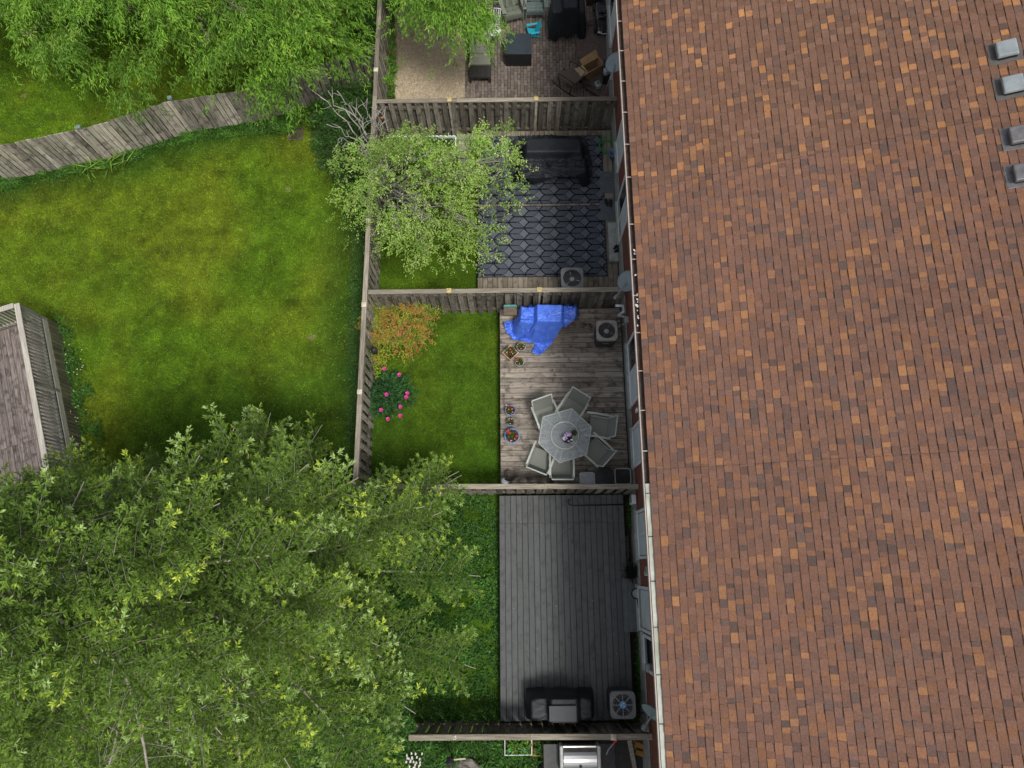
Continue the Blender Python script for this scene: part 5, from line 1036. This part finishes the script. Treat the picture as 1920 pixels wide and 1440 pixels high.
for y, w_, h_ in sec: v += [(-w_, y, .08), (w_, y, .08), (w_, y, h_*.75), (w_*.8, y, h_), (-w_*.8, y, h_), (-w_, y, h_*.75)]
b.add(v, [(k*6+i, k*6+(i+1) % 6, k*6+6+(i+1) % 6, k*6+6+i) for k in range(5) for i in range(6)]+[(5, 4, 3, 2, 1, 0), tuple(range(30, 36))]); b.build('car_body', m, t, smooth=False, bev=.02)
b = MB(); b.box(-.16, .0, .3, .16, .3, .36); b.build('seat', M_DARKM, t, bev=.02); b = MB(); b.bar((-.2, -.2, .33), (.2, -.2, .46), .03, .03); b.build('windshield_bar', m, t); b = MB(); b.tube([(.09*math.cos(a), -.1, .46+.09*math.sin(a)) for a in [i*math.pi/8 for i in range(17)]], .012, 6); b.build('steering_wheel', m, t)
for x in (-.26, .26):
    for y in (-.4, .4): b = MB(); b.lathe([(.05, -.05), (.12, -.05), (.12, .05), (.05, .05)], 18, M=Matrix.Rotation(math.pi/2, 3, 'Y')); b.build('wheel', M_DARKM, t, loc=(x, y, .12))
for x in (-.14, .14): b = MB(); b.box(x-.06, -.63, .18, x+.06, -.60, .22); b.build('headlight', M_WHITE, t)
b = MB(); b.box(-.1, -.632, .14, .1, -.60, .165); b.build('bumper_strip', M_WHITE, t)
t = thing('rocking_chair', 'brown mesh rocking chair tilted in the patio corner', 'chair', W(1068, 160, .035), math.radians(140)); m = mat('brown mesh', (.115, .09, .07), (.085, .067, .052), sc=50, rough=.85); mf = mat('dark brown tube', (.03, .022, .018), (.045, .034, .028), sc=8, rough=.4)
b = MB(); b.box(-.27, -.25, .40, .25, .25, .42); b.build('seat', m, t, bev=.01); b = MB(); b.add([(-.25, -.25, .42), (-.25, .25, .42), (-.52, .25, .95), (-.52, -.25, .95)], [(0, 1, 2, 3)]); b.build('backrest', m, t)
for s_ in (-1, 1):
    b = MB(); b.tube([(-.34, s_*.29, .62), (0, s_*.30, .66), (.24, s_*.29, .63), (.27, s_*.28, .40), (.15, s_*.28, .08)], .017, 8); b.build('armrest', mf, t, smooth=True)
    b = MB(); b.tube([(-.6, s_*.28, .16), (-.3, s_*.28, .05), (0, s_*.28, .02), (.3, s_*.28, .05), (.5, s_*.28, .13)], .022, 8); b.build('rocker', mf, t, smooth=True); b = MB(); b.tube([(-.26, s_*.27, .42), (-.2, s_*.28, .04)], .017, 8); b.build('leg', mf, t)
M_CARD = mat('cardboard', (.36, .23, .105), (.29, .185, .085), sc=5, rough=.9)
t = thing('cardboard_box', 'opened brown cardboard box between rocking chair and wall', 'box', W(1110, 138, .05), math.radians(32)); 
for a_ in ((-.3, -.16, 0, .3, -.14, .4), (-.3, .14, 0, .3, .16, .4), (-.3, -.14, 0, -.28, .14, .4), (.28, -.14, 0, .3, .14, .4)): b = MB(); b.box(*a_); b.build('box_side', M_CARD, t)
b = MB(); b.add([(-.3, .16, .4), (.3, .16, .4), (.33, .36, .5), (-.3, .34, .46)], [(0, 1, 2, 3)]); b.build('flap', M_CARD, t); b = MB(); b.add([(-.3, -.16, .4), (-.3, .16, .4), (-.56, .2, .38), (-.58, -.2, .42)], [(0, 1, 2, 3)]); b.build('flap', mat('pale cardboard', (.42, .32, .19), (.36, .27, .16), sc=6), t); b = MB(); b.add([(.3, -.16, .4), (.3, .16, .4), (.42, .15, .25), (.42, -.17, .25)], [(3, 2, 1, 0)]); b.build('flap', M_CARD, t)
def jug(px, py, z, label, rz, m, s_=1.0, tilt=0):
    t = thing('plastic_jug', label, 'jug', W(px, py, z), rz); t.scale = (s_, s_, s_); t.rotation_euler = (tilt, 0, rz); b = MB(); b.box(-.1, -.075, 0, .1, .075, .2); b.build('jug_body', m, t, bev=.03); b = MB(); b.lathe([(.03, .2), (.03, .24), (.002, .24)], 14); b.build('cap', M_DARKM, t); b = MB(); b.tube([(-.06, 0, .2), (-.09, 0, .26), (-.02, 0, .24)], .014, 6); b.build('handle', m, t)
jug(1137, 138, .55, 'square white plastic container near the satellite dish of top house', .5, mat('blue white plastic', (.42, .47, .5), (.36, .41, .45), sc=6, rough=.4)); jug(1120, 165, .05, 'pale green jug standing in the dark patio corner', 2.0, mat('pale green plastic', (.33, .4, .36), (.27, .34, .3), sc=6, rough=.4), 1.1)
t = thing('storage_bin', 'dark storage bin carrying the white container', 'bin', W(1140, 146, .05)); b = MB(); b.box(-.2, -.3, 0, .16, .25, .48); b.build('bin_body', M_DARKM, t, bev=.02); b = MB(); b.box(-.21, -.31, .481, .17, .26, .51); b.build('lid', mat('dark blue lid', (.02, .026, .05), (.03, .036, .06), sc=5, rough=.4), t, bev=.01)
t = thing('garden_rake', 'long thin handled tool leaning in the patio corner', 'garden tool', W(1132, 182, .05)); b = MB(); e = W(1142, 150, .9)-t.location; b.tube([(0, 0, 0), e], .013, 6); b.build('handle', mat('pale handle', (.5, .33, .27), (.42, .28, .22), sc=9), t); b = MB(); b.bar((-.12, 0, .02), (.12, 0, .02), .03, .03); b.build('head', M_DARKM, t)
t = thing('wire_chair', 'white metal garden chair under the overhanging leaves at top', 'chair', W(926, 60, .035)); m = M_WHITE; c = W(926, 22, .9)-t.location; b = MB(); b.lathe([(.002, 0), (.2, .01), (.21, .02), (.2, .0)], 20, c=(c.x, c.y-.35, .46)); b.build('seat', m, t)
b = MB(); 
for k in range(7): a_ = -.6+k*.2; b.bar((c.x+.2*math.sin(a_*1.5), c.y-.15+.02*k*0, .47), (c.x+.26*math.sin(a_*1.5), c.y, .95), .03, .012)
b.tube([(c.x+.26*math.sin((-.7+k*.2)*1.5), c.y, .95+.06*math.cos((-.7+k*.2)*2)) for k in range(8)], .014, 6); b.build('backrest', m, t)
for x, y in ((-.16, -.5), (.16, -.5), (-.16, -.2), (.16, -.2)): b = MB(); b.tube([(c.x+x, c.y+y, .46), (c.x+x*1.2, c.y+y*1.05, 0)], .012, 6); b.build('leg', m, t)
t = thing('storage_box', 'brown slatted storage box with pale rim at the top edge', 'box', W(1115, 6, .035)); m = mat('brown wicker', (.075, .045, .032), (.04, .025, .018), sc=3, stretch=(2, 2, 20)); b = MB(); b.box(-.28, -.1, 0, .22, .5, .5); b.build('box_body', m, t); b = MB(); b.box(-.3, -.12, .502, .24, -.06, .54); b.box(.18, -.06, .502, .24, .5, .54); b.box(-.3, -.06, .502, -.24, .5, .54); b.build('box_rim', mat('pale pink rim', (.42, .33, .3), (.36, .28, .25), sc=6), t); b = MB()
for k in range(5): b.box(-.23, -.04+k*.1, .503, .17, .03+k*.1, .525)
b.build('lid_slats', m, t)

# ------------------------------------------------------------------ bottom yard things
t = thing('gas_grill', 'silver lidded gas grill below the bottom fence', 'grill', W(1088, 1440, 0)); c = W(1088, 1418, 1.05); t.location = (c.x, c.y-.05, 0); ms = mat('brushed stainless steel', (.62, .62, .6), (.52, .52, .5), sc=2, stretch=(1, 20, 20), rough=.28, metal=.9)
b = MB(); n = 12; prof = [(-.27*math.cos(a), .84+.26*math.sin(a)) for a in [math.pi*i/n for i in range(n+1)]]
b.add([(x, p_[0], p_[1]) for x in (-.38, .38) for p_ in prof], [(i, i+1, n+2+i, n+1+i) for i in range(n)]+[tuple(range(n, -1, -1)), tuple(range(n+1, 2*n+2))]); b.build('lid', ms, t, smooth=False)
for s_ in (-1, 1): b = MB(); b.box(s_*.43-.04, -.29, .76, s_*.43+.04, .29, 1.12); b.build('end_cap', mat('pale grey end cap', (.6, .6, .58), (.5, .5, .48), sc=6, rough=.4), t, bev=.03); b = MB(); b.box(s_*.66-.18, -.26, .78, s_*.66+.18, .26, .81); b.build('side_shelf', M_DARKM, t, bev=.01)
b = MB(); b.box(-.4, -.3, .1, .4, .28, .74); b.build('cabinet', M_BLACK, t, bev=.01); b = MB(); b.tube([(-.3, -.26, .92), (-.28, -.36, .92), (.28, -.36, .92), (.3, -.26, .92)], .016, 8); b.build('handle', ms, t, smooth=True); b = MB(); b.lathe([(.002, 0), (.035, 0), (.035, .012), (.002, .012)], 18, c=(0, -.16, 1.065)); b.build('thermometer', M_BLACK, t); b = MB(); b.bar((-.38, .24, 1.0), (.38, .24, 1.0), .03, .02); b.build('lid_hinge', ms, t)
for x in (-.36, .36): b = MB(); b.lathe([(.03, -.03), (.09, -.03), (.09, .03), (.03, .03)], 16, M=Matrix.Rotation(math.pi/2, 3, 'Y')); b.build('wheel', M_BLACK, t, loc=(x, 0, .09))
def trough(px0, py0, px1, py1, h, m, label, cols):
    a, b_ = W(px0, py1, h), W(px1, py0, h); t = thing('planter_box', label, 'planter', (a.x, a.y, 0), group='rectangular planters below the bottom fence'); lx, ly = b_.x-a.x, b_.y-a.y; b = MB(); w_ = .018
    for q in ((0, 0, lx, w_), (0, ly-w_, lx, ly), (0, w_, w_, ly-w_), (lx-w_, w_, lx, ly-w_)): b.box(q[0], q[1], 0, q[2], q[3], h)
    b.build('planter_wall', m, t); b = MB(); b.box(w_, w_, .02, lx-w_, ly-w_, h-.08); b.build('soil', M_SOIL, t)
    n = 90; q = RNG.random((n, 2))*np.array([lx*.85, ly*.75])+np.array([lx*.07, ly*.2]); c = np.array(cols)[RNG.integers(0, len(cols), n)]*RNG.uniform(.6, 1.3, (n, 1)); leaves('plant', np.c_[q, RNG.uniform(h-.06, h+.12, n)], np.c_[RNG.normal(size=(n, 2)), np.full(n, .3)], norm(rdir(n)*.5+np.array([0, 0, 1])), RNG.uniform(.08, .16, n), .06, c, M_LEAF, t); return t, lx, ly
t, lx, ly = trough(946, 1384, 997, 1417, .5, mat('white plastic trough', (.6, .62, .6), (.5, .52, .5), sc=5, rough=.4), 'white rectangular planter with small coloured ornaments', [(.12, .26, .03), (.07, .18, .025)])
for x, m, r_ in ((.2, mat('green ornament', (.02, .4, .1)), .045), (.75, mat('teal ornament', (.04, .25, .33)), .05)): b = MB(); b.lathe([(r_*math.sin(a), -r_*math.cos(a)) for a in [max(.05, i*math.pi/8) for i in range(8)]]+[(.003, r_)], 14); b.build('ornament', m, t, smooth=True, loc=(x*lx, ly*.3, .5))
t, lx, ly = trough(998, 1384, 1046, 1418, .45, mat('orange brown planter', (.42, .2, .07), (.34, .16, .055), sc=6, rough=.5), 'orange rimmed planter of big leaves left of the silver grill', [(.1, .24, .03), (.06, .15, .025)])
pot(1037, 1410, 0, .13, .62, mat('dark pot', (.05, .04, .035), (.07, .055, .045), sc=8), 'dark pot of orange flowers beside the silver grill', MIXL, [((0, 0), mat('orange petals', (.75, .3, .03), (.7, .38, .05), sc=20), .10), ((.4, -.4), MATS['orange petals'], .07), ((-.4, .3), MATS['orange petals'], .07)])
t = thing('hand_tool', 'tool with a red grip hooked on the bottom fence rail', 'garden tool', W(1157, 1386, 1.58)); b = MB(); e = W(1137, 1410, 1.0)-t.location; b.bar((0, 0, 0), e*.35, .04, .03); b.build('grip', mat('red rubber', (.5, .02, .04), (.42, .02, .03), sc=6, rough=.4), t, bev=.008); b = MB(); b.tube([e*.33, e*.8, e+Vector((.0, -.05, 0))], .014, 6); b.build('shaft', M_METAL, t)
b = MB(); t = thing('timber_stack', 'yellow brown timbers stacked against the bottom house wall', 'timber', W(1225, 1410, 0)); m = wood('yellow timber', (.38, .22, .06), (.24, .13, .04), 'x', .25)
for k, (x, y, z, r_) in enumerate(((0, .12, .06, -.35), (.02, -.02, .06, -.33), (0, .06, .16, -.36), (.03, -.1, .16, -.3))): inst('timber', board_mesh(1.0, .12, .09, m, .006, 'x'), t, (x, y, z), (0, 0, r_))
t = thing('leaning_board', 'grey weathered board leaning near the timber stack', 'board', W(1192, 1440, 0)); a, b_ = W(1180, 1388, 1.1)-t.location, W(1192, 1450, .05)-t.location; b = MB(); b.bar(a, b_, .1, .03, (0, 0, 1)); b.build('plank', M_FX, t); b = MB(); b.bar(a+Vector((.0, .01, -.06)), a+Vector((.25, .01, -.06)), .04, .03); b.build('cleat', M_FX, t)
rock(880, 1440, 0, .38, .25, .22, 'large grey rock at the bottom edge among plants', mat('pale grey rock', (.24, .22, .2), (.13, .12, .105), sc=4, bump=.7, bsc=12, bdist=.03), 9)
t = thing('garden_lantern', 'black garden lantern on a post below the bottom fence', 'lantern', W(850, 1410, 0)); b = MB(); b.bar((0, 0, 0), (0, 0, .75), .04, .04, (0, 1, 0)); b.build('post', M_BLACK, t); b = MB(); b.box(-.08, -.08, .75, .08, .08, .95); b.build('lantern_body', M_BLACK, t, bev=.01); b = MB(); b.lathe([(.12, .95), (.06, 1.0), (.003, 1.03)], 4); b.build('lantern_roof', M_DARKM, t); b = MB(); b.bar((.05, 0, .7), (.35, .02, .7), .03, .03); b.build('arm', mat('pale timber arm', (.5, .45, .33), (.4, .36, .27), sc=6), t)
b = MB(); sk = thing('refuse_sack', 'crumpled black refuse sack left of the silver grill', 'sack', W(1030, 1445, 0)); foot = [(sk.location.x+.34*math.cos(a)*(1+.15*math.sin(3*a)), sk.location.y+.26*math.sin(a)) for a in [i*math.pi/6 for i in range(12)]]
bpy.data.objects.remove(sk); drape('refuse_sack', 'crumpled black refuse sack left of the silver grill', 'sack', foot, [(W(1030, 1445, 0).x, W(1030, 1445, 0).y, .14, .1, 0, .5)], 0, mat('black sack plastic', (.012, .012, .013), (.02, .02, .022), sc=4, rough=.25, spec=.6), slope=2.6, wr=.07, seed=31, nr=24, ns=60)
t = thing('white_flowers', 'clump of white flowers near bottom edge by the spruce', 'flowers', W(775, 1430, 0))
for k in range(22): flower(t, W(random.uniform(762, 792), random.uniform(1412, 1440), .45), .045, M_WP, 4)
n = 60; leaves('stems', np.c_[RNG.normal(size=(n, 2))*.14, np.zeros(n)], np.c_[RNG.normal(size=(n, 2))*.3, np.ones(n)], rdir(n), RNG.uniform(.3, .5, n), .03, jit((.05, .13, .02), n), M_LEAF, t)
sheet('bottom_paving', [(W(1050, 1420, 0).x, Y34-.06), (XW-.03, Y34-.06), (XW-.03, -7), (W(1050, 1420, 0).x, -7)], .012, mat('dark wet paving', (.03, .029, .028), (.05, .047, .045), sc=7, rough=.8))
# clover and dandelion leaves in the lawns, fallen leaves on the decks
def litter(name, label, poly, n, ln, z, cols, flat=.25):
    q = sample(poly, n); k = ~inpoly(q[:, 0], q[:, 1], DECKL); q = q[k]; n = len(q); d = rdir(n); d[:, 2] = np.abs(d[:, 2])*flat
    c = np.array(cols)[RNG.integers(0, len(cols), n)]*RNG.uniform(.7, 1.3, (n, 1))
    o = leaves(name, np.c_[q, np.full(n, z)], d, norm(np.array([0, 0, 1.])+rdir(n)*.3), RNG.uniform(.6, 1.4, n)*ln, ln*.55, c, M_LEAF, kind='stuff'); return tag(o, label, 'leaves')
litter('clover', 'pale clover leaves scattered through the big lawn', big, 15000, .045, .03, [(.16, .25, .03), (.22, .30, .06), (.05, .12, .02), (.04, .10, .015)])
litter('clover', 'small clover leaves scattered through the lawn beside the dining deck', LAWN_B, 1500, .035, .03, [(.12, .21, .025), (.17, .25, .05), (.04, .10, .015)])
dk = [(-.4, Y34+.15), (2.8, Y34+.15), (2.8, Y23-.15), (-.4, Y23-.15)]
litter('fallen_leaves', 'few small fallen leaves lying on the grey deck', dk, 45, .04, ZC+.004, [(.2, .16, .06), (.12, .16, .04), (.25, .24, .2)], .05)
litter('fallen_leaves', 'few small leaves fallen on the weathered dining deck', [(-.35, Y23+.1), (2.9, Y23+.1), (2.9, Y12-.1), (-.35, Y12-.1)], 40, .035, ZD+.006, [(.25, .2, .1), (.14, .17, .05), (.3, .28, .22)], .05)
